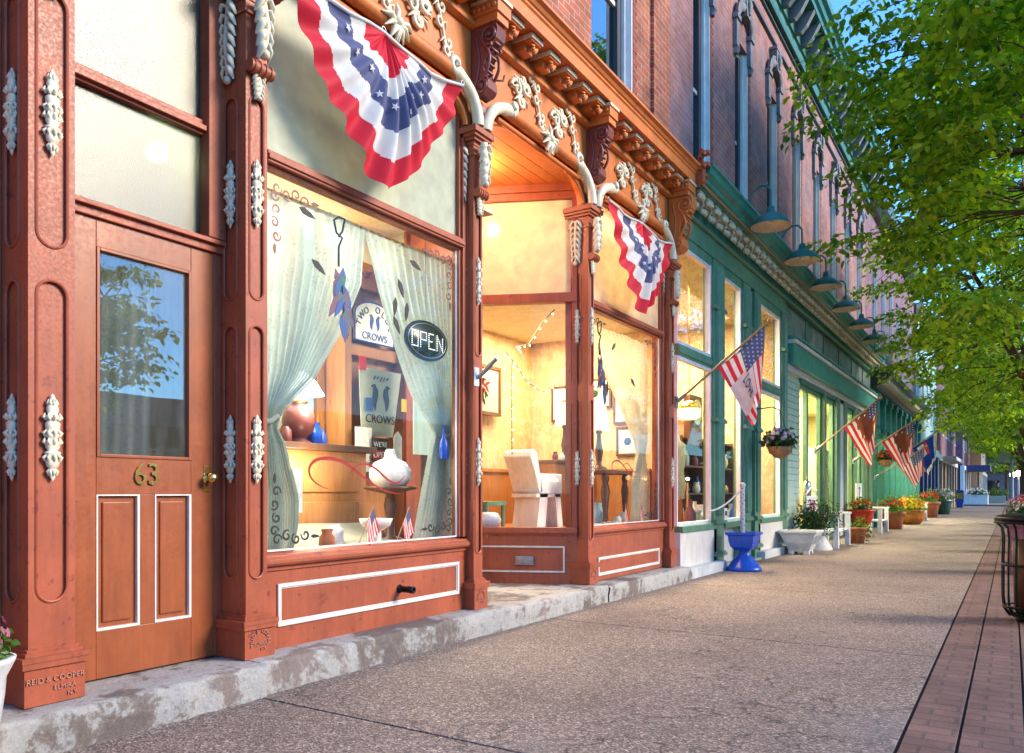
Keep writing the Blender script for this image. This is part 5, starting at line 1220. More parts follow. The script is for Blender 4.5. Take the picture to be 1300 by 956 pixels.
# kerbside brick planters (right edge)
def kerb_planter(x, y, h, w_, label, seed, cols):
    r = thing('brick_planter', label, 'planter', (x, y, 0), 0, 'square brick pink planters along the kerb')
    m = MB(); m.box(-w_, w_, -w_, w_, 0, h); m.box(-w_-.03, w_+.03, -w_-.03, w_+.03, h, h+.07); m.box(-w_-.02, w_+.02, -w_-.02, w_+.02, 0, .06); m.obj('box', M['pinkstone'], r, bevel=.008)
    shrub_leaves(r, (0,0,h+.16), w_*1.15, 900, .055, 'leafdk', seed=seed, flat=.5)
    for i, c_ in enumerate(cols): flowers(r, (0,0,h+.13), w_*1.2, 45, .032, c_, seed+i, .7)
    m = MB(); rr = random.Random(seed)
    for k in range(16): a = rr.uniform(0, 6.3); m.tube([(0,0,h),(w_*.8*math.cos(a),w_*.8*math.sin(a),h+.2),(w_*1.7*math.cos(a),w_*1.7*math.sin(a),h+rr.uniform(-.05,.3))], [.006,.005,.002], 4)
    m.obj('stems', M['leafgr'], r)
kerb_planter(12.15, -.20, .60, .235, 'nearest square brick pink planter, behind the black litter bin', 41, ['petw','petp'])
kerb_planter(16.4, -.32, .62, .27, 'second square brick pink planter along the kerb', 45, ['petr','petw'])
kerb_planter(22.5, -.30, .60, .30, 'third square brick pink planter along the kerb', 48, ['petp','petl'])
kerb_planter(30.5, -.35, .60, .32, 'fourth square brick pink planter along the kerb', 52, ['petr','petp'])
# litter bin of iron straps
r = thing('litter_bin', 'black iron strap litter bin with flared top at the right edge', 'litter bin', (7.62, -.17, 0))
for k in range(20):
    a = 2*PI*k/20; c_, s_2 = math.cos(a), math.sin(a); m = MB()
    m.tube([(c_*r0, s_2*r0, z) for r0, z in ((.14,.06),(.19,.045),(.225,.10),(.235,.2),(.235,.5),(.23,.68),(.24,.76),(.275,.80),(.285,.815))], .011, 6, flat=.6); m.obj('strap', M['iron'], r)
for z, rr_ in ((.12,.228),(.46,.236),(.805,.285)):
    m = MB(); m.tube([(rr_*math.cos(t*PI/16), rr_*math.sin(t*PI/16), z) for t in range(33)], .012, 6); m.obj('hoop', M['iron'], r)
m = MB(); m.lathe([(.001,.03),(.12,.03),(.15,.06),(.14,.0),(.001,0)], n=20, cap=False); m.obj('foot', M['iron'], r)
m = MB(); m.lathe([(.001,.08),(.15,.08),(.17,.66),(.16,.66),(.14,.1)], n=24, cap=False); m.obj('liner', M['woodd'], r)
m = MB(); m.lathe([(.29,.82),(.30,.835),(.27,.86),(.16,.88),(.15,.86),(.26,.83)], n=24, cap=False); m.obj('lid_ring', M['iron'], r)
# hanging baskets
def basket(x, y, z, label, R=.19, cols=('petl','petp'), n=700, hang=.55, seed=0, group='hanging flower baskets', cat='hanging basket'):
    r = thing('hanging_basket', label, cat, (x, y, z), 0, group)
    m = MB(); m.lathe([(.001,-R*.95),(R*.45,-R*.85),(R*.8,-R*.5),(R,0),(R*.9,0),(.001,-.02)], n=22, cap=False)
    for k in range(10):
        a = 2*PI*k/10; m.tube([(R*math.cos(a)*1.02, R*math.sin(a)*1.02, 0),(R*.83*math.cos(a+.5), R*.83*math.sin(a+.5), -R*.5),(.02, 0, -R*.98)], .006, 4)
    m.obj('basket', M['woodp'], r); m = MB()
    for k in range(3): a = 2*PI*k/3; m.tube([(R*math.cos(a), R*math.sin(a), 0), (0,0,hang)], .004, 4)
    m.tube([(0,0,hang),(0,.12,hang+.06),(0,max(.2, 3.4-y),hang+.03)], .009, 6); m.obj('chain', M['iron'], r)
    shrub_leaves(r, (0,0,R*.55), R*1.35, n, .07, 'leafdk', seed=seed, flat=.6)
    for i, c_ in enumerate(cols): flowers(r, (0,0,R*.4), R*1.4, 35, .035, c_, seed+i, .75)
    return r
basket(12.15, 2.95, 1.74, 'nearest hanging basket, lilac and white flowers before the green shop window', R=.19, cols=('petl','petw'), seed=1)
basket(23.9, 2.95, 1.95, 'hanging basket under the gap between the second and third flags', R=.2, cols=('petr','petr'), seed=4)
basket(29.2, 2.95, 1.95, 'hanging basket beneath the third flag', R=.2, cols=('pety','petr'), seed=6)
basket(35.0, 2.9, 2.1, 'farthest hanging basket, beneath the blue flag', R=.24, cols=('petw','petr'), seed=10)
# white flag bracket on the entry pilaster
r = thing('flag_bracket', 'empty white flag pole bracket screwed to the pilaster left of the entry', 'flag bracket', (4.80, 3.395, 1.93))
m = MB(); m.box(-.03,.03,-.008,0,-.08,.06); m.obj('plate', M['winwhite'], r, bevel=.003); m = MB(); m.tube([(0,-.01,-.02),(.02,-.07,.03),(.04,-.16,.12)], [.014,.016,.016], 10); m.obj('socket', M['steel'], r)
# folding sign, white plant stand with painted butterfly
r = thing('picture_stand', 'white wrought stand with a pale painted board behind the shrub urn', 'sign stand', (15.9, 3.28, 0)); m = MB(); m.box(-.5,.5,-.02,.02,.55,.98); m.obj('board', M['paper'], r, bevel=.01)
m = MB(); m.sphere((-.15,-.03,.78), .11, 8, sy=.1); m.sphere((.15,-.03,.78), .11, 8, sy=.1); m.obj('painted_wings', M['petp'], r); m = MB()
for s in (-1, 1): m.tube([(s*.45,0,0),(s*.45,0,1.05)], .012, 6); m.sphere((s*.45,0,1.08), .03, 6)
m.tube([(-.45,0,1.0),(0,0,1.14),(.45,0,1.0)], .012, 6); m.obj('stand_frame', M['winwhite'], r)
r = thing('price_sign', 'small white sign with a black figure standing behind the second bench', 'sign', (21.5, 3.28, 0)); m = MB(); m.box(-.42,.42,-.015,.015,.70,1.28); m.obj('sign_board', M['paper'], r); text_mb('7', .5, .003).obj('figure', M['ink'], r, loc=(0,-.02,.99)); m = MB(); m.tube([(-.3,0,0),(-.3,0,.7)], .014, 6); m.tube([(.3,0,0),(.3,0,.7)], .014, 6); m.obj('stakes', M['winwhite'], r)
r = thing('mailbox', 'pewter coloured hanging mail box beside the door past the mint siding', 'mailbox', (16.05, 3.38, 1.02)); m = MB(); m.lathe([(.001,-.15),(.12,-.14),(.15,0),(.15,.16),(.12,.24),(.001,.27)], n=18, sx=.9, sy=.5, cap=False); m.obj('box', M['steel'], r); m = MB(); m.tube([(-.12,0,.2),(0,.0,.34),(.12,0,.2)], .01, 6); m.obj('handle', M['iron'], r)

# far street furniture
for i, (x, y, l) in enumerate(((92, -.1, 'left of the two glowing street lamps at the far end of the street'), (86, -.55, 'right of the two glowing street lamps at the far end of the street'))):
    r = thing('street_lamp', l, 'street lamp', (x, y, 0), 0, 'glowing street lamps'); m = MB(); m.tube([(0,0,0),(0,0,2.6)], [.12,.07], 8); m.lathe([(.22,0),(.22,.15),(.12,.35)], n=10); m.obj('post', M['potw'], r); m = MB(); m.sphere((0,0,2.80), .26, 10); m.obj('globe', M['globe'] if 'globe' in M else emis('street globe', (1,.62,.25), 14), r)
r = thing('street_sign', 'grey sign plate on a pale blue pole by the far corner', 'sign', (62, -.02, 0)); m = MB(); m.tube([(0,0,0),(0,0,4.3)], .09, 8); m.obj('pole', M['skyblue'], r); m = MB(); m.box(-.04,.04,-.75,.75,3.1,3.75); m.obj('plate', M['steel'], r)
def car(label, x, y, rz, mat):
    r = thing('parked_car', label, 'car', (x, y, -.12), rz, 'cars parked far down the street')
    m = MB(); pr = [(-2.1,.35),(-2.15,.75),(-1.9,.9),(-1.1,.98),(-.6,1.42),(.9,1.45),(1.5,1.0),(2.1,.88),(2.15,.4)]; m.prismy(pr, -.85, .85); m.obj('body', mat, r, bevel=.08)
    m = MB(); m.prismy([(-1.0,1.0),(-.55,1.38),(.85,1.40),(1.35,1.02)], -.86, .86); m.obj('windows', M['glassu'], r)
    for a in (-1.35, 1.35):
        for b in (-.8, .8): m = MB(); m.lathe([(.001,-.1),(.32,-.1),(.32,.1),(.001,.1)], n=18, cap=False); m.xf(RX(PI/2)); m.obj('wheel', M['ink'], r, loc=(a, b, .33))
car('blue car parked at the far end of the street', 96, -3.2, .3, M['blue']); car('dark car parked on the far side of the road', 80, -9.5, .1, M['slate'])

# ================================================================ SHOP WINDOW CONTENTS, LEFT WINDOW
for k_, m_ in M.items(): m_['key'] = k_
def curtain(label, fns, mat, y, z0, z1, pl=16, group=None, nu=170, nv=50, name='lace_curtain'):
    """fns(t): left and right edge as a function of height fraction from the top"""
    def fn(u, v):
        a, b = fns(v); x = a+(b-a)*u; w_ = (b-a)
        return (x+.012*math.sin(v*11+u*5)*min(1, w_), y+(.008+.010*math.sin(u*5+pl)**2)*math.sin(u*pl*2*PI+3.2*math.sin(u*4+pl)+.7*math.sin(v*5+u*3))*(1+.8*math.sin(v*3))+.02*math.sin(u*7+v*4)*min(1, w_*2), z1+(z0-z1)*v+.010*math.sin(u*90)*(v > .97)+.008*abs(math.sin(u*70))*(v < .02))
    mb = MB(); mb.grid(fn, nu, nv); return tag(mb.obj(name, M[mat]), label, 'curtain', group)
def lerp_tab(tab, v):
    for (v0, a0, b0), (v1, a1, b1) in zip(tab[:-1], tab[1:]):
        if v <= v1:
            t = (v-v0)/(v1-v0); t = t*t*(3-2*t) if False else t; return a0+(a1-a0)*t, b0+(b1-b0)*t
    return tab[-1][1:]
LT = [(0,3.0,3.93),(.18,3.0,3.87),(.36,3.0,3.66),(.5,3.0,3.45),(.6,3.02,3.2),(.65,3.03,3.13),(.7,3.02,3.2),(.85,3.02,3.30),(.93,3.02,3.30),(1,3.02,3.26)]
curtain('white lace curtain tied back at the left side of the left display window', lambda v: lerp_tab(LT, v), 'lace', 3.68, .70, 2.83, 15, 'white lace curtains in the left window')
RT = [(0,3.90,4.98),(.18,4.05,4.98),(.36,4.25,4.96),(.5,4.42,4.93),(.58,4.58,4.9),(.63,4.66,4.84),(.68,4.62,4.88),(.85,4.50,4.98),(1,4.40,4.99)]
curtain('white lace curtain tied back at the right side of the left display window', lambda v: lerp_tab(RT, v), 'lace', 3.68, .70, 2.83, 15, 'white lace curtains in the left window')
for x, l in ((3.08,'left'),(4.75,'right')):
    m = MB(); m.tube([(x+.07*math.cos(t*PI/8), 3.68+.04*math.sin(t*PI/8), 1.48+.02*math.sin(t)) for t in range(17)], .018, 6); tag(m.obj('curtain_tie', M['lace']), 'white tie gathering the %s lace curtain of the left window' % l, 'curtain tie')
m = MB(); m.tube([(2.92,3.70,2.84),(4.95,3.70,2.84)], .012, 8); tag(m.obj('curtain_rod', M['gold']), 'thin brass rod carrying the lace curtains of the left window', 'curtain rod')
# wall fittings at the back
r = thing('wooden_dresser', 'honey coloured wooden dresser with an overhanging ledge at the back left of the window', 'dresser', (0,0,0))
m = MB(); m.box(3.45,4.63,4.35,4.78,.66,1.36); m.obj('carcass', M['wood'], r, bevel=.005); m = MB(); m.box(3.40,4.68,4.28,4.78,1.36,1.41); m.obj('ledge', M['woodd'], r, bevel=.006)
for z in (.74,1.05):
    m = MB(); m.box(3.55,4.53,4.335,4.35,z,z+.24); m.obj('drawer', M['wood'], r, bevel=.006)
r = thing('wall_unit', 'tall orange brown panelled wooden unit at the back of the left window', 'wall unit', (0,0,0))
m = MB(); m.box(4.58,5.30,4.62,4.72,.66,3.0); m.obj('back_board', M['wood'], r)
for x in (4.58, 5.30): m = MB(); m.box(x-.04,x+.04,4.50,4.72,.66,3.05); m.obj('stile', M['wood'], r, bevel=.004)
for z in (2.18, 2.75): m = MB(); m.box(4.62,5.26,4.55,4.72,z,z+.10); m.obj('rail', M['wood'], r, bevel=.004)
for x0, x1, mt, l in ((4.18,4.26,'wood','honey wood upright beside the wall unit'),(4.30,4.40,'skyblue','pale aqua painted upright behind the left window'),(4.44,4.52,'wood','second honey wood upright beside the wall unit')):
    m = MB(); m.box(x0,x1,4.70,4.78,1.41,3.3); tag(m.obj('door_upright', M[mt], bevel=.004), l, 'door frame')
# shop sign TWO OLDE CROWS
def crow(mb, x, z, s, y, mi=0, flip=1):
    p = [(0,-.5),(.06,-.2),(.16,.1),(.14,.32),(.04,.42),(-.02,.52),(-.12,.50),(-.26,.42),(-.13,.38),(-.14,.2),(-.18,-.05),(-.12,-.35)]
    pts = [(x+flip*a*s, z+b*s) for a, b in p]
    if flip < 0: pts = pts[::-1]
    mb.add([(a, y, b) for a, b in pts]+[(a, y-.002, b) for a, b in pts], [tuple(range(12)), tuple(range(23, 11, -1))]+[(i, (i+1) % 12, 12+(i+1) % 12, 12+i) for i in range(12)], mi)
def arc_text(txt, r, size, a0, a1):
    mb = MB(); n = len(txt)
    for i, ch in enumerate(txt):
        if ch == ' ': continue
        a = a0+(a1-a0)*i/(n-1); mb_add(mb, text_mb(ch, size, .002), T((r*math.cos(a), 0, r*math.sin(a))) @ RY(PI/2-a))
    return mb
r = thing('shop_sign', 'cream arched sign lettered TWO OLDE CROWS with two blue crows', 'sign', (4.90, 4.52, 2.47))
m = MB(); pts = [(-.235,-.17),(.235,-.17),(.235,.05)]+[(.235*math.cos(t), .05+.12*math.sin(t)) for t in [PI*i/12 for i in range(1, 12)]]+[(-.235,.05)]
m.prismy(pts, -.01, .01); m.obj('board', M['paper'], r, bevel=.003)
m = MB(); m.tube([(x, -.012, z) for x, z in pts+[pts[0]]], .007, 5); m.obj('border', M['inkblue'], r)
arc_text('TWO OLDE', .20, .078, math.radians(162), math.radians(18)).obj('lettering', M['ink'], r, loc=(0,-.013,-.085))
text_mb('CROWS', .085, .002).obj('lettering', M['inkblue'], r, loc=(0,-.013,-.12))
m = MB(); crow(m, -.035, 0, .13, -.0125, 0, 1); crow(m, .035, 0, .13, -.0125, 0, -1); m.obj('crow_drawing', M['inkblue'], r)
# pale banner with two crows
r = thing('crow_banner', 'pale tapering banner with two black crows hung under the shop sign', 'banner', (4.93, 4.48, 1.82))
m = MB(); m.prismy([(-.25,.26),(.27,.26),(.16,-.30),(-.22,-.30)], -.004, .004); m.obj('cloth', M['pane_cream'], r)
m = MB(); crow(m, -.06, .02, .22, -.006, 0, 1); crow(m, .07, .02, .22, -.006, 0, -1); m.obj('crow_drawing', M['ink'], r)
text_mb('CROWS', .10, .001).obj('lettering', M['ink'], r, loc=(0,-.007,-.16)); m = MB()
for k in range(5): m.tube([(-.08+.04*k,-.006,.17+.01*math.sin(k*2)),(-.06+.04*k,-.006,.2)], .006, 4)
m.obj('leaf_drawing', M['ink'], r)
m = MB(); m.box(4.60,4.79,4.44,4.446,1.30,1.58); tag(m.obj('notice', M['paper']), 'white printed notice pinned over the corner of the crow banner', 'notice')
r = thing('open_placard', "black and red placard reading WE'RE OPEN below the notice", 'placard', (4.87, 4.42, 1.40)); m = MB(); m.box(-.10,.10,-.003,.003,-.10,.10); m.obj('card', M['ink'], r)
m = MB(); m.box(-.09,.09,-.006,-.0035,-.085,-.0); m.obj('red_panel', M['inkred'], r); text_mb("WE'RE", .06, .001).obj('lettering', M['paper'], r, loc=(0,-.005,.045)); text_mb('OPEN', .07, .001).obj('lettering', M['paper'], r, loc=(0,-.0075,-.042))
m = MB(); m.prismy([(5.02,1.32),(5.12,1.32),(5.12,1.52),(5.07,1.57),(5.02,1.52)], 4.40, 4.404); tag(m.obj('price_tag', M['paper']), 'cream price tag hanging by the wall unit', 'tag')
m = MB(); m.box(4.92,5.28,4.10,4.11,1.36,2.40); tag(m.obj('poster_board', M['mint']), 'plain pale aqua panel behind the right lace curtain', 'panel')
m = MB(); m.box(3.38,3.46,3.80,3.805,.92,1.20); tag(m.obj('price_tag', M['paper']), 'tall white price tag in front of the dresser', 'tag')
# hurricane lamp
r = thing('hurricane_lamp', 'glowing white shaded oil lamp with painted base standing on the dresser', 'lamp', (4.06, 4.50, 1.41))
m = MB(); m.lathe([(.09,0),(.10,.01),(.06,.04),(.06,.05),(.11,.10),(.125,.17),(.11,.24),(.06,.28),(.05,.30)], n=24); m.obj('base', M['maroon'], r); m = MB(); m.lathe([(.05,.30),(.07,.31),(.07,.33),(.04,.35)], n=20); m.tube([(-.11,0,.36),(0,0,.30),(.11,0,.36)], .006, 6); m.obj('burner', M['gold'], r)
m = MB(); m.lathe([(.19,.37),(.185,.38),(.13,.47),(.07,.53),(.045,.54)], n=28, cap=False); m.obj('lamp_shade', M['lampw'], r); m = MB(); m.lathe([(.035,.54),(.03,.64),(.03,.70)], n=16, cap=False); m.obj('chimney', M['glass'], r)
point('hurricane_lamp_glow', (4.06, 4.32, 1.78), 11, (1, .95, .78), .08); point('low_display_fill', (3.9, 4.15, 1.25), 5, (1, .9, .65), .08)  # the low point is an added fill for the display, no lamp there
# crockery on the display deck
def vase(name, label, x, y, z, prof, mat, s=1, group=None, cat='vase'):
    m = MB(); m.lathe([(a*s, b*s) for a, b in prof], n=22, cap=False); o = m.obj(name, M[mat], loc=(x, y, z)); return tag(o, label, cat, group)
vase('globe_shade', 'round white glass globe shade standing behind the red swoosh', 4.52, 4.0, 1.10, [(.06,-.02),(.12,.0),(.16,.06),(.16,.12),(.12,.18),(.05,.21),(.04,.26),(.03,.28),(.001,.28)], 'china', 1.0, None, 'lamp shade')
vase('pedestal_table', 'small dark wooden pedestal table under the round white globe', 4.52, 4.0, .655, [(.16,0),(.16,.02),(.04,.06),(.03,.2),(.05,.3),(.03,.38),(.2,.42),(.2,.44),(.001,.44)], 'woodd', 1.0, None, 'table')
vase('compote_bowl', 'cream footed bowl between the little flags in the left window', 4.12, 3.78, .655, [(.08,0),(.08,.01),(.02,.04),(.02,.11),(.10,.16),(.12,.21),(.11,.21),(.001,.17)], 'china', 1.0, None, 'bowl')
rnd = random.Random(12)
kinds = [('bottle',[(.035,0),(.036,.11),(.012,.15),(.012,.19)]),('jug',[(.04,0),(.06,.05),(.055,.10),(.035,.13),(.045,.16)]),('jar',[(.045,0),(.05,.02),(.05,.10),(.03,.12),(.03,.13)]),('bowl',[(.03,0),(.035,.01),(.08,.06),(.075,.06),(.001,.02)])]
CN = {'blue':'cobalt blue','china':'glossy white','maroon':'dark maroon','potgreen':'dark green','gold':'brassy','terra':'terracotta','cream':'matt cream','skyblue':'pale blue','slate':'slate grey','leafdk':'leaf green','pety':'yellow'}
ORD = ('first','second','third','fourth','fifth','sixth','seventh','eighth')
def clutter(x0, x1, y0, y1, z, n, where, mats, s=1.0, seed=0):
    rr = random.Random(seed)
    for k in range(n):
        kd, pr = kinds[rr.randrange(4)]; x = x0+(x1-x0)*(k+.5)/n; sc_ = s*rr.uniform(.8, 1.3)
        vase('small_'+kd, 'small ornament %s' % where, x, rr.uniform(y0, y1), z, pr, *(lambda mt: (mt, sc_, 'ornaments '+where, 'ornament'))(rr.choice(mats)))
        bpy.context.scene.collection.objects[-1]['label'] = '%s %s, %s from left %s' % (CN[bpy.context.scene.collection.objects[-1].data.materials[0]['key']], kd, ORD[k], where)
clutter(3.5, 4.5, 4.45, 4.62, 1.41, 6, 'on the honey wood dresser', ['blue','china','potgreen','maroon'], .9, 3)
clutter(3.35, 4.6, 3.85, 4.1, .655, 5, 'on the deck of the left window', ['china','cream','terra'], 1.1, 4)
r = thing('throw_rug', 'beige folded blanket spread on the deck of the left window', 'blanket', (0,0,0)); m = MB(); m.grid(lambda u, v: (2.95+1.7*u, 3.75+.55*v, .66+.02*math.sin(u*9)*math.sin(v*6)+.16*v*v), 40, 16); m.obj('fabric', M['pane_cream'], r)
clutter(7.0, 8.4, 3.72, 3.82, .655, 6, 'at the foot of the right window', ['china','cream','terra','skyblue'], 1.0, 14)
clutter(8.0, 8.75, 4.5, 4.6, 1.43, 4, 'on the chest by the amber lamp', ['maroon','gold','china'], .8, 15)
clutter(4.62, 5.24, 4.52, 4.56, 2.85, 4, 'on the top rail of the wall unit', ['china','blue','maroon'], .8, 16)
for i, (y, z, w_, h_, l) in enumerate(((4.0,2.15,.16,.22,'small framed print on the golden side wall near the right window'),(4.45,2.3,.2,.16,'wide framed print on the golden side wall'),(4.0,1.68,.12,.15,'smallest framed print low on the golden side wall'),(4.9,2.2,.15,.2,'framed print at the back of the golden side wall'))):
    r = thing('framed_print', l, 'picture', (8.905, y, z)); m = MB(); m.box(-.012,.012,-w_,w_,-h_,h_); m.obj('mount', M['paper'], r); m = MB()
    for q in ((-w_,w_,h_,h_+.03),(-w_,w_,-h_-.03,-h_),(-w_-.03,-w_,-h_-.03,h_+.03),(w_,w_+.03,-h_-.03,h_+.03)): m.box(-.02,.012,*q)
    m.obj('frame', M['woodd'], r); m = MB(); m.lathe([(.001,0),(.05,0),(.03,.004),(.001,.004)], n=12); m.xf(RY(-PI/2)); m.obj('picture_motif', M[('petr','leafdk','inkblue','terra')[i]], r, loc=(-.013,0,0))
for i, (x, z, c_, l) in enumerate(((4.74,1.72,'inkblue','small blue card'),(4.66,2.05,'petr','small red card'),(5.18,1.75,'pety','small yellow card'),(5.2,2.08,'paper','small white card'),(4.70,1.22,'paper','lowest white card'))):
    tag(MB().box(x, x+.08, 4.455, 4.46, z, z+.11).obj('card', M[c_]), l+' pinned to the panelled wall unit', 'card')
# hanging chili ornament + wrought bracket
def feather(mb, x, y, z, L, a, mi):
    d = Vector((math.sin(a), 0, -math.cos(a))); s = Vector((math.cos(a), 0, math.sin(a))); p0 = Vector((x, y, z))
    pts = [p0, p0+d*L*.3+s*L*.17, p0+d*L*.7+s*L*.13, p0+d*L, p0+d*L*.7-s*L*.10, p0+d*L*.3-s*L*.15]
    mb.add([(p.x, p.y, p.z) for p in pts]+[(p.x, p.y-.006, p.z) for p in pts], [(0,1,2,3,4,5),(11,10,9,8,7,6)]+[(i, (i+1) % 6, 6+(i+1) % 6, 6+i) for i in range(6)], mi)
def feather_drop(x, y, z, label, s=1.0):
    r = thing('feather_ornament', label, 'hanging ornament', (x, y, z), 0, 'coloured feather ornaments in the display windows'); m = MB()
    m.tube([(0,0,0),(-.04*s,0,-.03*s),(-.02*s,0,-.10*s),(.03*s,0,-.12*s),(.0,0,-.18*s),(0,0,-.30*s)], .007*s, 6); m.tube([(0,0,0),(.05*s,0,0),(.03*s,0,-.08*s),(0,0,-.12*s)], .007*s, 6); m.obj('wrought_hook', M['iron'], r)
    m = MB()
    for k in range(15): 
        rr = random.Random(k); feather(m, rr.uniform(-.05,.05)*s, -.01*k*s*.4, (-.30-.022*k)*s, rr.uniform(.12,.18)*s, rr.uniform(-.7,.7), [0,1,2,1,0][k % 5])
    m.obj('feathers', [M['inkblue'], M['maroon'], M['potgreen']], r); return r
feather_drop(3.58, 3.60, 2.80, 'feather cluster hanging on a wrought hook between the lace curtains of the left window', 1.05)
# oval OPEN sign
r = thing('open_sign', 'black oval sign with OPEN picked out in small lights', 'sign', (4.44, 3.585, 2.15))
m = MB(); m.lathe([(.001,-.012),(.238,-.012),(.245,0),(.238,.012),(.001,.012)], n=40, sy=.60, cap=False); m.xf(RX(PI/2)); m.obj('panel', M['black'], r)
m = MB(); m.tube([(.215*math.cos(t*PI/30), -.014, .122*math.sin(t*PI/30)) for t in range(61)], .003, 5); m.obj('border', M['steel'], r)
def dotted(txt, size):
    strokes = {'O':[[(0,0),(0,1),(.7,1),(.7,0),(0,0)]],'P':[[(0,0),(0,1),(.7,1),(.7,.5),(0,.5)]],'E':[[(.7,0),(0,0),(0,1),(.7,1)],[(0,.5),(.5,.5)]],'N':[[(0,0),(0,1),(.7,0),(.7,1)]]}
    mb = MB(); W_ = len(txt)*1.0-.3
    for i, ch in enumerate(txt):
        for st in strokes[ch]:
            for a, b in zip(st[:-1], st[1:]):
                n = max(2, int(math.dist(a, b)*8))
                for k in range(n): t = k/n; mb.sphere(((i-W_/2+a[0]+(b[0]-a[0])*t)*size, 0, (a[1]+(b[1]-a[1])*t-.5)*size), size*.032, 4)
    return mb
dotted('OPEN', .095).xf(SC(1,1,1.15)).obj('lettering', emis('sign lights', (.85,.9,.9), 1.3), r, loc=(0,-.015,0))
m = MB(); m.tube([(0,0,0),(.0,.01,.7)], .002, 4); m.obj('cord', M['iron'], r, loc=(0,0,.12))
# vinyl decals on the glass (flat, as in the place)
def decal(name, label, mb, mat, loc, grp=None): return tag(mb.obj(name, M[mat], loc=loc), label, 'window decal', grp)
def ribbon(pts, w0, w1, y=0):
    mb = MB(); n = len(pts); V = []
    for i, p in enumerate(pts):
        a = Vector(pts[max(0, i-1)]); b = Vector(pts[min(n-1, i+1)]); t = (b-a).normalized(); s = Vector((-t[1], t[0])); w_ = w0+(w1-w0)*math.sin(PI*i/(n-1)); V += [(p[0]+s[0]*w_, y, p[1]+s[1]*w_), (p[0]-s[0]*w_, y, p[1]-s[1]*w_)]
    mb.add(V, [(2*i, 2*i+1, 2*i+3, 2*i+2) for i in range(n-1)]); mb.add([(a, y-.0015, c) for a, b, c in V], [(2*i, 2*i+2, 2*i+3, 2*i+1) for i in range(n-1)]); return mb
def bez(ps, n=16):
    out = []
    for i in range(0, len(ps)-3, 3):
        p = [Vector(q) for q in ps[i:i+4]]
        for k in range(n+(i+3 >= len(ps)-1)):
            t = k/n; out.append(tuple(p[0]*(1-t)**3+p[1]*3*t*(1-t)**2+p[2]*3*t*t*(1-t)+p[3]*t**3))
    return out
def swoosh(s=1):
    mb = ribbon(bez([(-.36,-.10),(-.62,-.05),(-.62,.14),(-.35,.14),(-.05,.14),(.10,-.14),(.50,-.14)]), .003, .013)
    mb_add(mb, ribbon(bez([(-.12,.02),(.0,.16),(.14,.10),(.24,.04),(.36,-.04),(.46,-.10),(.56,.02)]), .003, .010)); return mb.xf(SC(s,1,s))
decal('red_swoosh', 'long red looping flourish on the glass of the left window', swoosh(.78), 'inkred', (3.68, 3.512, 1.15))
decal('red_swoosh', 'red looping flourish on the glass of the right window', swoosh(.6), 'inkred', (7.75, 3.512, 1.30))
FL = [(3.28,2.70,.7),(3.36,2.40,-.6),(4.30,2.58,.2),(4.42,2.38,-.3),(4.17,2.36,.5),(4.06,2.40,.2),(3.02,2.30,.1),(4.0,2.30,-.9)]
FL = [(3.17,2.72,1.3),(3.27,2.44,1.0),(4.05,2.50,.4),(4.02,2.37,-.1),(4.00,2.24,.5),(4.14,2.36,-.1),(4.17,2.66,1.2)]
for i, (x, z, a) in enumerate(FL):
    m = MB(); feather(m, 0, 0, 0, .13, a, 0); decal('leaf_decal', 'black leaf decal on the left window glass, %s' % ('top left beside the curtain rod','left of the feather cluster','right of the feather cluster and above OPEN','midway between feathers and OPEN','nearest the lettered sign','just above the left end of OPEN','high on the right lace curtain')[i], m, 'ink', (x, 3.513, z), 'black leaf decals on the left window')
for i, (x, z, a) in enumerate([(7.1,2.55,.4),(7.5,2.62,-.8),(7.9,2.3,.9),(7.3,2.2,.1)]):
    m = MB(); feather(m, 0, 0, 0, .13, a, 0); decal('leaf_decal', '%s black leaf decal from the left on the glass of the right window' % ('first','fourth','last','second')[i], m, 'ink', (x, 3.513, z), 'black leaf decals on the right window')
def vine(sx, sz):
    mb = MB()
    for k in range(4): mb_add(mb, ribbon([(p[0], p[2]) for p in curl_pts(.05+.07*k, .02+(.02 if k % 2 else 0), .035, .008, k, 1.1, 12)], .004, .007)); mb_add(mb, ribbon([(p[0], p[2]) for p in curl_pts(.03+(.015 if k % 2 else 0), .07+.075*k, .032, .008, k*2, 1.1, 12)], .004, .007))
    feather(mb, .30, 0, .03, .07, 1.5, 0); feather(mb, .03, 0, .34, .06, 3.1, 0); return mb.xf(SC(sx, 1, sz))
for x, z, sx, sz, mt, w_ in ((2.96,2.80,1,-1,'maroon','top left'),(4.66,2.80,-1,-1,'maroon','top right'),(2.96,.76,1,1,'ink','bottom left'),(4.66,.76,-1,1,'ink','bottom right')):
    decal('vine_decal', 'curling vine decal in the %s corner of the left window glass' % w_, vine(sx, sz), mt, (x, 3.512, z))
for x, z, sx, sz, mt, w_ in ((6.9,2.80,1,-1,'ink','top left'),(8.63,2.80,-1,-1,'maroon','top right'),(8.63,.76,-1,1,'ink','bottom right')):
    decal('vine_decal', 'curling vine decal in the %s corner of the right window glass' % w_, vine(sx, sz), mt, (x, 3.512, z))
# blue bottle stand by right edge
vase('blue_bottle', 'slim blue bottle hanging beside the right lace curtain', 4.67, 3.60, 1.30, [(.03,0),(.035,.02),(.035,.12),(.012,.17),(.012,.24),(.001,.24)], 'blue', 1.0, None, 'bottle')

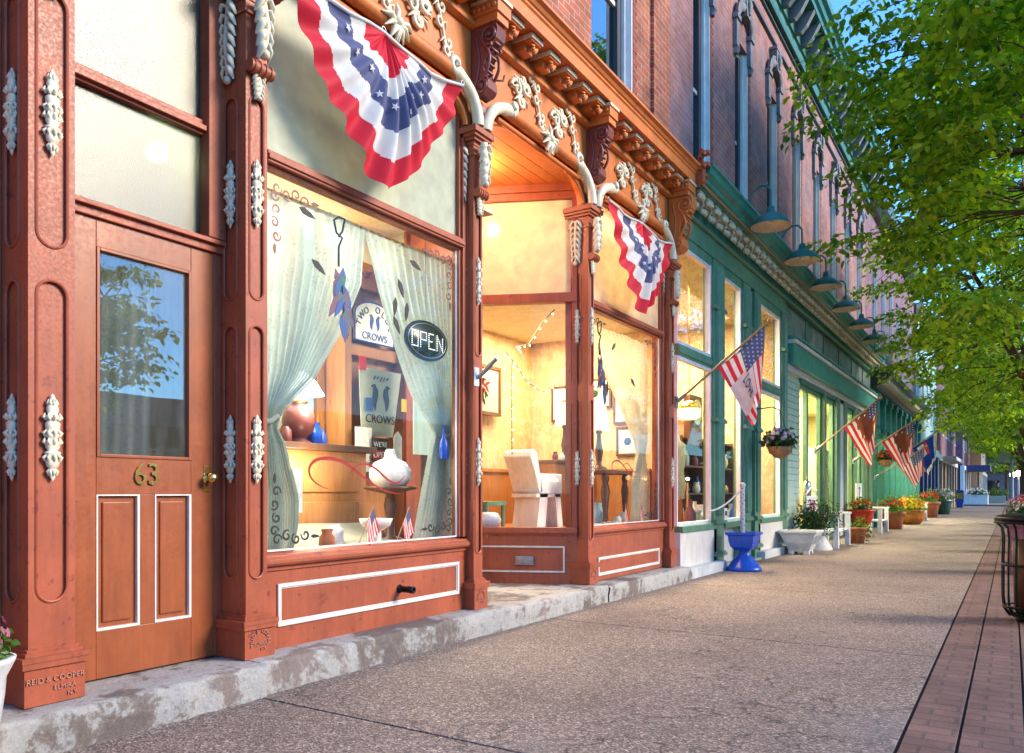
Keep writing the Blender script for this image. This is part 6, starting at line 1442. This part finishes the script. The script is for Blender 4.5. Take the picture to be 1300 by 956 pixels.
# ================================================================ ENTRY SIDE WINDOW AND RIGHT WINDOW
r = thing('flower_picture', 'framed picture of red flowers on the golden wall seen through the entry window', 'picture', (7.6, 5.33, 2.28)); m = MB(); m.box(-.38,.38,-.02,.02,-.26,.26); m.obj('mount', M['pane_cream'], r)
m = MB()
for a, b, c_, d_ in ((-.42,.42,.26,.30),(-.42,.42,-.30,-.26),(-.42,-.38,-.26,.26),(.38,.42,-.26,.26)): m.box(a, b, -.04, .02, c_, d_)
m.obj('frame', M['woodd'], r); 
m = MB(); rr = random.Random(3)
for k in range(16): feather(m, rr.uniform(-.12,.14), -.022, rr.uniform(-.02,.16), .12, rr.uniform(-2.2,2.2), 0)
for k in range(8): feather(m, rr.uniform(-.1,.1), -.022, rr.uniform(-.12,.0), .1, rr.uniform(-.8,.8), 1)
m.obj('flower_drawing', [M['petr'], M['leafdk']], r)
r = thing('settle_chair', 'white painted chair with a boxy arm rest and cut out handle by the entry window', 'chair', (7.32, 4.50, .655))
m = MB(); m.box(.02,.50,-.17,.17,.38,.60); m.obj('box_arm', M['winwhite'], r, bevel=.008)
m = MB(); m.box(.14,.40,-.178,-.171,.52,.54); m.obj('glow_cut_out', M['lampy'], r)  # glowing strip on the arm, light painted in place of an opening
m = MB(); m.prismy([(0,.4),(.06,.4),(-.05,.82),(-.11,.86),(-.17,.84),(-.19,.78),(-.10,.62)], -.17, .17); m.obj('backrest', M['winwhite'], r, bevel=.01)
m = MB(); m.prismy([(.03,.38),(.2,.38),(.14,0),(-.04,0)], -.16, .16); m.obj('leg', M['winwhite'], r, bevel=.008); m = MB(); m.prismy([(.36,.38),(.48,.38),(.54,0),(.42,0)], -.16, .16); m.obj('leg', M['winwhite'], r, bevel=.008)
m = MB(); m.box(-.05,.5,-.16,.16,.34,.38); m.obj('seat', M['winwhite'], r)
r = thing('coat_hooks', 'small dark coat hook on the golden wall below the flower picture', 'coat hook', (7.25, 5.36, 1.75)); m = MB(); m.tube([(0,0,0),(.0,-.08,-.03),(.08,-.10,0),(.1,-.1,.06)], .012, 6); m.tube([(0,0,.03),(0,-.1,.06),(.03,-.12,.15)], .012, 6); m.obj('hook', M['woodd'], r)
def table_lamp(x, y, z, label, h=.62):
    r = thing('table_lamp', label, 'lamp', (x, y, z), 0, 'table lamps with fluted shades'); m = MB(); m.lathe([(.09,0),(.09,.02),(.03,.05),(.035,.12),(.05,.2),(.03,.3),(.022,.40),(.04,.42),(.015,.50)], n=20); m.obj('base', M['woodd'], r)
    m = MB(); m.lathe([(.12,.44),(.125,.45),(.075,.72)], n=36, cap=False, wob=.05); m.obj('lamp_shade', M['lampy'], r); point('table_lamp_glow', (x, y, z+.40), 4, (1,.66,.3), .03)
table_lamp(8.42, 4.62, 1.43, 'table lamp with lit amber shade on the chest left of the entry pilaster'); table_lamp(7.90, 3.90, 1.30, 'table lamp with lit amber shade on the dark table in the right window')
r = thing('side_chest', 'honey wood chest carrying the amber lamp behind the white chair', 'chest', (0,0,0)); m = MB(); m.box(7.95,8.80,4.48,4.85,.66,1.39); m.obj('carcass', M['wood'], r, bevel=.006); m = MB(); m.box(7.90,8.85,4.44,4.86,1.39,1.43); m.obj('top', M['woodd'], r, bevel=.006)
r = thing('turned_table', 'dark wooden table on turned legs in the right display window', 'table', (8.05, 3.90, .655))
m = MB(); m.box(-.35,.40,-.17,.17,.60,.645); m.obj('tabletop', M['woodd'], r, bevel=.008)
for a in (-.25,.28):
    for b in (-.15,.15): m = MB(); m.lathe([(.02,0),(.03,.05),(.02,.15),(.035,.3),(.045,.42),(.025,.5),(.04,.55),(.03,.60)], a, b*.8, 0, n=14); m.obj('leg', M['woodd'], r)
vase('wine_glass', 'tall stemmed glass candle holder on the dark table', 8.22, 3.84, 1.30, [(.05,0),(.01,.02),(.008,.14),(.05,.19),(.055,.28),(.045,.32)], 'glass', 1.1, None, 'glass'); vase('vase', 'pale blue vase under the dark table in the right window', 7.85, 3.9, .655, [(.05,0),(.09,.08),(.10,.16),(.05,.24),(.06,.28)], 'skyblue')
r = thing('green_chair', 'mossy green painted chair back at the left of the entry window', 'chair', (6.62, 4.72, .655)); m = MB(); m.box(-.15,.15,-.02,.02,.3,.62); m.obj('backrest', M['green'], r, bevel=.01); m = MB(); m.box(-.18,.18,-.3,0,.26,.30); m.obj('seat', M['green'], r)
for a in (-.15,.15):
    for b in (-.27,-.02): m = MB(); m.tube([(a,b,0),(a,b,.28)], .02, 8); m.obj('leg', M['green'], r)
vase('white_bowl', 'white round bowl low at the left corner of the entry window', 6.45, 4.42, .655, [(.05,0),(.12,.06),(.14,.12),(.10,.19),(.001,.2)], 'china', 1.0, None, 'bowl')
curtain('warm lit lace curtain drawn to the right in the right display window', lambda v: lerp_tab([(0,6.95,8.72),(.2,7.5,8.72),(.4,8.05,8.70),(.55,8.35,8.68),(.62,8.42,8.6),(.8,8.25,8.68),(1,8.2,8.7)], v), 'lacew', 3.66, .72, 2.80, 18)
curtain('short warm lace valance at the left of the right display window', lambda v: lerp_tab([(0,6.8,7.2),(1,6.8,6.95)], v), 'lacew', 3.67, 2.1, 2.80, 6)
feather_drop(7.30, 3.60, 2.82, 'feather cluster hanging on a wrought hook inside the right window', 1.15)
def lights(name, label, pts, n):
    r = thing(name, label, 'string lights', (0,0,0), 0, 'warm fairy light strings'); m = MB(); m.tube(pts, .006, 5); m.obj('wire', M['potgreen'], r); m = MB()
    L = [0]
    for a, b in zip(pts[:-1], pts[1:]): L.append(L[-1]+(Vector(b)-Vector(a)).length)
    for k in range(n):
        d = L[-1]*(k+.5)/n; i = max(j for j in range(len(L)) if L[j] <= d); i = min(i, len(pts)-2); t = (d-L[i])/(L[i+1]-L[i]); p = Vector(pts[i]).lerp(Vector(pts[i+1]), t); m.sphere((p.x, p.y-.012, p.z-.015), .0065, 5)
    o = m.obj('bulbs', M['bulb'], r)
lights('fairy_lights', 'fairy lights climbing to the top right of the entry window', [(6.66,4.15,2.45),(6.8,4.3,2.55),(7.05,4.3,2.62),(7.15,4.2,2.85),(7.25,4.1,3.0)], 9)
lights('fairy_lights', 'fairy lights draped across the entry window below the picture rail', [(6.5,4.45,2.35),(6.75,4.4,2.50),(6.95,4.4,2.4),(7.15,4.4,2.25),(7.4,4.35,2.15),(7.6,4.3,2.25)], 12)
lights('fairy_lights', 'fairy light string hanging straight down behind the entry window', [(6.95,4.45,2.45),(6.96,4.46,1.9),(6.95,4.45,1.45)], 9)
lights('fairy_lights', 'fairy lights looped over the right display window', [(6.95,3.75,2.5),(7.3,3.75,2.25),(7.7,3.75,2.1),(8.0,3.75,2.3),(8.3,3.75,2.15),(8.6,3.75,2.55)], 14)
# ================================================================ GREEN SHOP CONTENTS
def shelf_unit(x, y, label, w_=1.2, h=1.9, seed=0, mat='woodd', group=None, mats=('blue','china','maroon','potgreen','gold'), dense=6, short=''):
    r = thing('shelf_unit', label, 'shelf', (x, y, .04), 0, group); m = MB(); m.box(-w_/2,w_/2,.26,.30,0,h); m.box(-w_/2,-w_/2+.04,-.05,.26,0,h); m.box(w_/2-.04,w_/2,-.05,.26,0,h); m.obj('case', M[mat], r)
    for k in range(5):
        z = .1+(h-.15)*k/4; m = MB(); m.box(-w_/2+.04,w_/2-.04,-.05,.26,z,z+.025); m.obj('shelf', M[mat], r)
        if k < 4: clutter(x-w_/2+.06, x+w_/2-.06, y+.02, y+.16, .04+z+.025, dense, 'on the %s board of the %s' % (('bottom','second','third','top')[k], short), list(mats), 1.25, seed*7+k)
shelf_unit(12.2, 4.35, 'dark shelf unit behind the nearest green shop window', seed=1, short='nearest dark shelves'); shelf_unit(13.55, 4.35, 'dark shelf unit behind the middle green shop window', seed=2, w_=1.4, short='second dark shelves'); shelf_unit(13.6, 5.7, 'honey wood shelf unit at the back of the green shop', seed=3, mat='wood', short='honey wood shelves')
clutter(9.75, 11.6, 3.68, 4.0, .50, 8, 'in the nearest green window', ['potgreen','china','terra','maroon','gold'], 1.9, 5); clutter(12.4, 14.2, 3.68, 4.0, .50, 8, 'in the farther green window', ['blue','china','skyblue','slate'], 2.0, 6)
r = thing('pendant_lantern', 'lit glass pendant lantern hanging inside the nearest green shop window', 'lantern', (10.95, 3.95, 2.25)); m = MB(); m.lathe([(.10,-.14),(.16,-.10),(.17,.02),(.12,.09),(.04,.12)], n=18, cap=False); m.obj('lamp_shade', M['lampy'], r); m = MB(); m.tube([(0,0,.12),(0,0,1.9)], .006, 5); m.lathe([(.17,.015),(.175,.03),(.12,.10),(.03,.13)], n=18, cap=False); m.obj('fitting', M['gold'], r)
r = thing('wall_clock', 'dark framed wall clock seen through the nearest green shop window', 'clock', (12.1, 4.30, 2.25)); m = MB(); m.box(-.28,.28,-.06,.06,-.45,.35); m.obj('case', M['woodd'], r, bevel=.02); m = MB(); m.lathe([(.001,0),(.2,0),(.2,.01)], n=24); m.xf(RX(PI/2)); m.obj('dial', M['cream'], r, loc=(0,-.065,.08))
r = thing('dress_form', 'headless linen dress form beside the nearest green shop window', 'dress form', (10.45, 3.95, .04)); m = MB(); m.lathe([(.001,.9),(.14,.92),(.17,1.1),(.13,1.3),(.165,1.5),(.16,1.68),(.06,1.74),(.05,1.82),(.001,1.83)], n=22, sy=.7, cap=False); m.obj('torso', M['pane_cream'], r); m = MB(); m.tube([(0,0,0),(0,0,.95)], .018, 8); m.lathe([(.15,0),(.15,.03),(.02,.06)], n=14); m.obj('stand', M['woodd'], r)
r = thing('gold_mirror', 'tall honey framed mirror at the back of the green shop', 'mirror', (14.0, 5.2, 1.7)); m = MB(); m.box(-.5,.5,-.03,.03,-.7,.7); m.obj('frame', M['wood'], r, bevel=.02); m = MB(); m.box(-.4,.4,-.04,-.031,-.6,.6); m.obj('mirror_glass', M['steel'], r)
for i, (x, y, z, l) in enumerate(((11.3,4.1,1.25,'low lit bulb lamp behind the nearest green shop window'),(14.1,4.0,1.25,'bright bulb lamp behind the farther green shop window'),(12.9,4.1,1.2,'glowing candle lamp in the middle of the green shop'))):
    r = thing('bulb_lamp', l, 'lamp', (x, y, z)); m = MB(); m.sphere((0,0,.0), .024, 10); m.obj('bulb', M['lampb'] if 'lampb' in M else M['bulb'], r); m = MB(); m.lathe([(.05,-z+.04),(.05,-z+.06),(.015,-z+.1),(.015,-.06)], n=12); m.obj('stand', M['gold'], r)
# long low shop: pale curtains, shelves and pictures
for i, (x, l) in enumerate(((17.1,'white curtain panel behind the first narrow window past the mint siding'),(21.2,'white curtain panel behind the fourth narrow window'),(23.7,'white curtain panel at the far end of the low shop'))):
    curtain(l, lambda v, x=x: (x-.35, x+.35), 'lacew', 3.72, .4, 3.05, 7, 'pale curtain panels in the low shop')
shelf_unit(22.3, 4.3, 'pale shelf unit seen through the low shop doorway', 1.6, 2.2, 8, 'yplaster', None, ('leafdk','pety','china','maroon'), 7, 'pale doorway shelves'); shelf_unit(23.6, 5.1, 'pale shelf unit deep in the low shop', 1.6, 2.2, 9, 'yplaster', None, ('terra','pety','china','blue'), 7, 'deep pale shelves')
shelf_unit(18.6, 4.2, 'narrow pale shelf unit behind the glass door', 1.0, 2.2, 12, 'yplaster', None, ('leafdk','pety','china','potgreen'), 5, 'narrow pale shelves')
# green striped drapes of the columned shop
for k in range(9):
    x = 26.0+1.4*k; curtain('yellow green drape hanging in the %s bay of the columned shop' % ('first','second','third','fourth','fifth','sixth','seventh','eighth','ninth')[k], lambda v, x=x: (x-.30+.1*math.sin(v*3), x+.02), 'drape', 3.75, .5, 2.8, 6, 'yellow green drapes of the columned shop', nu=40, nv=6, name='drape')
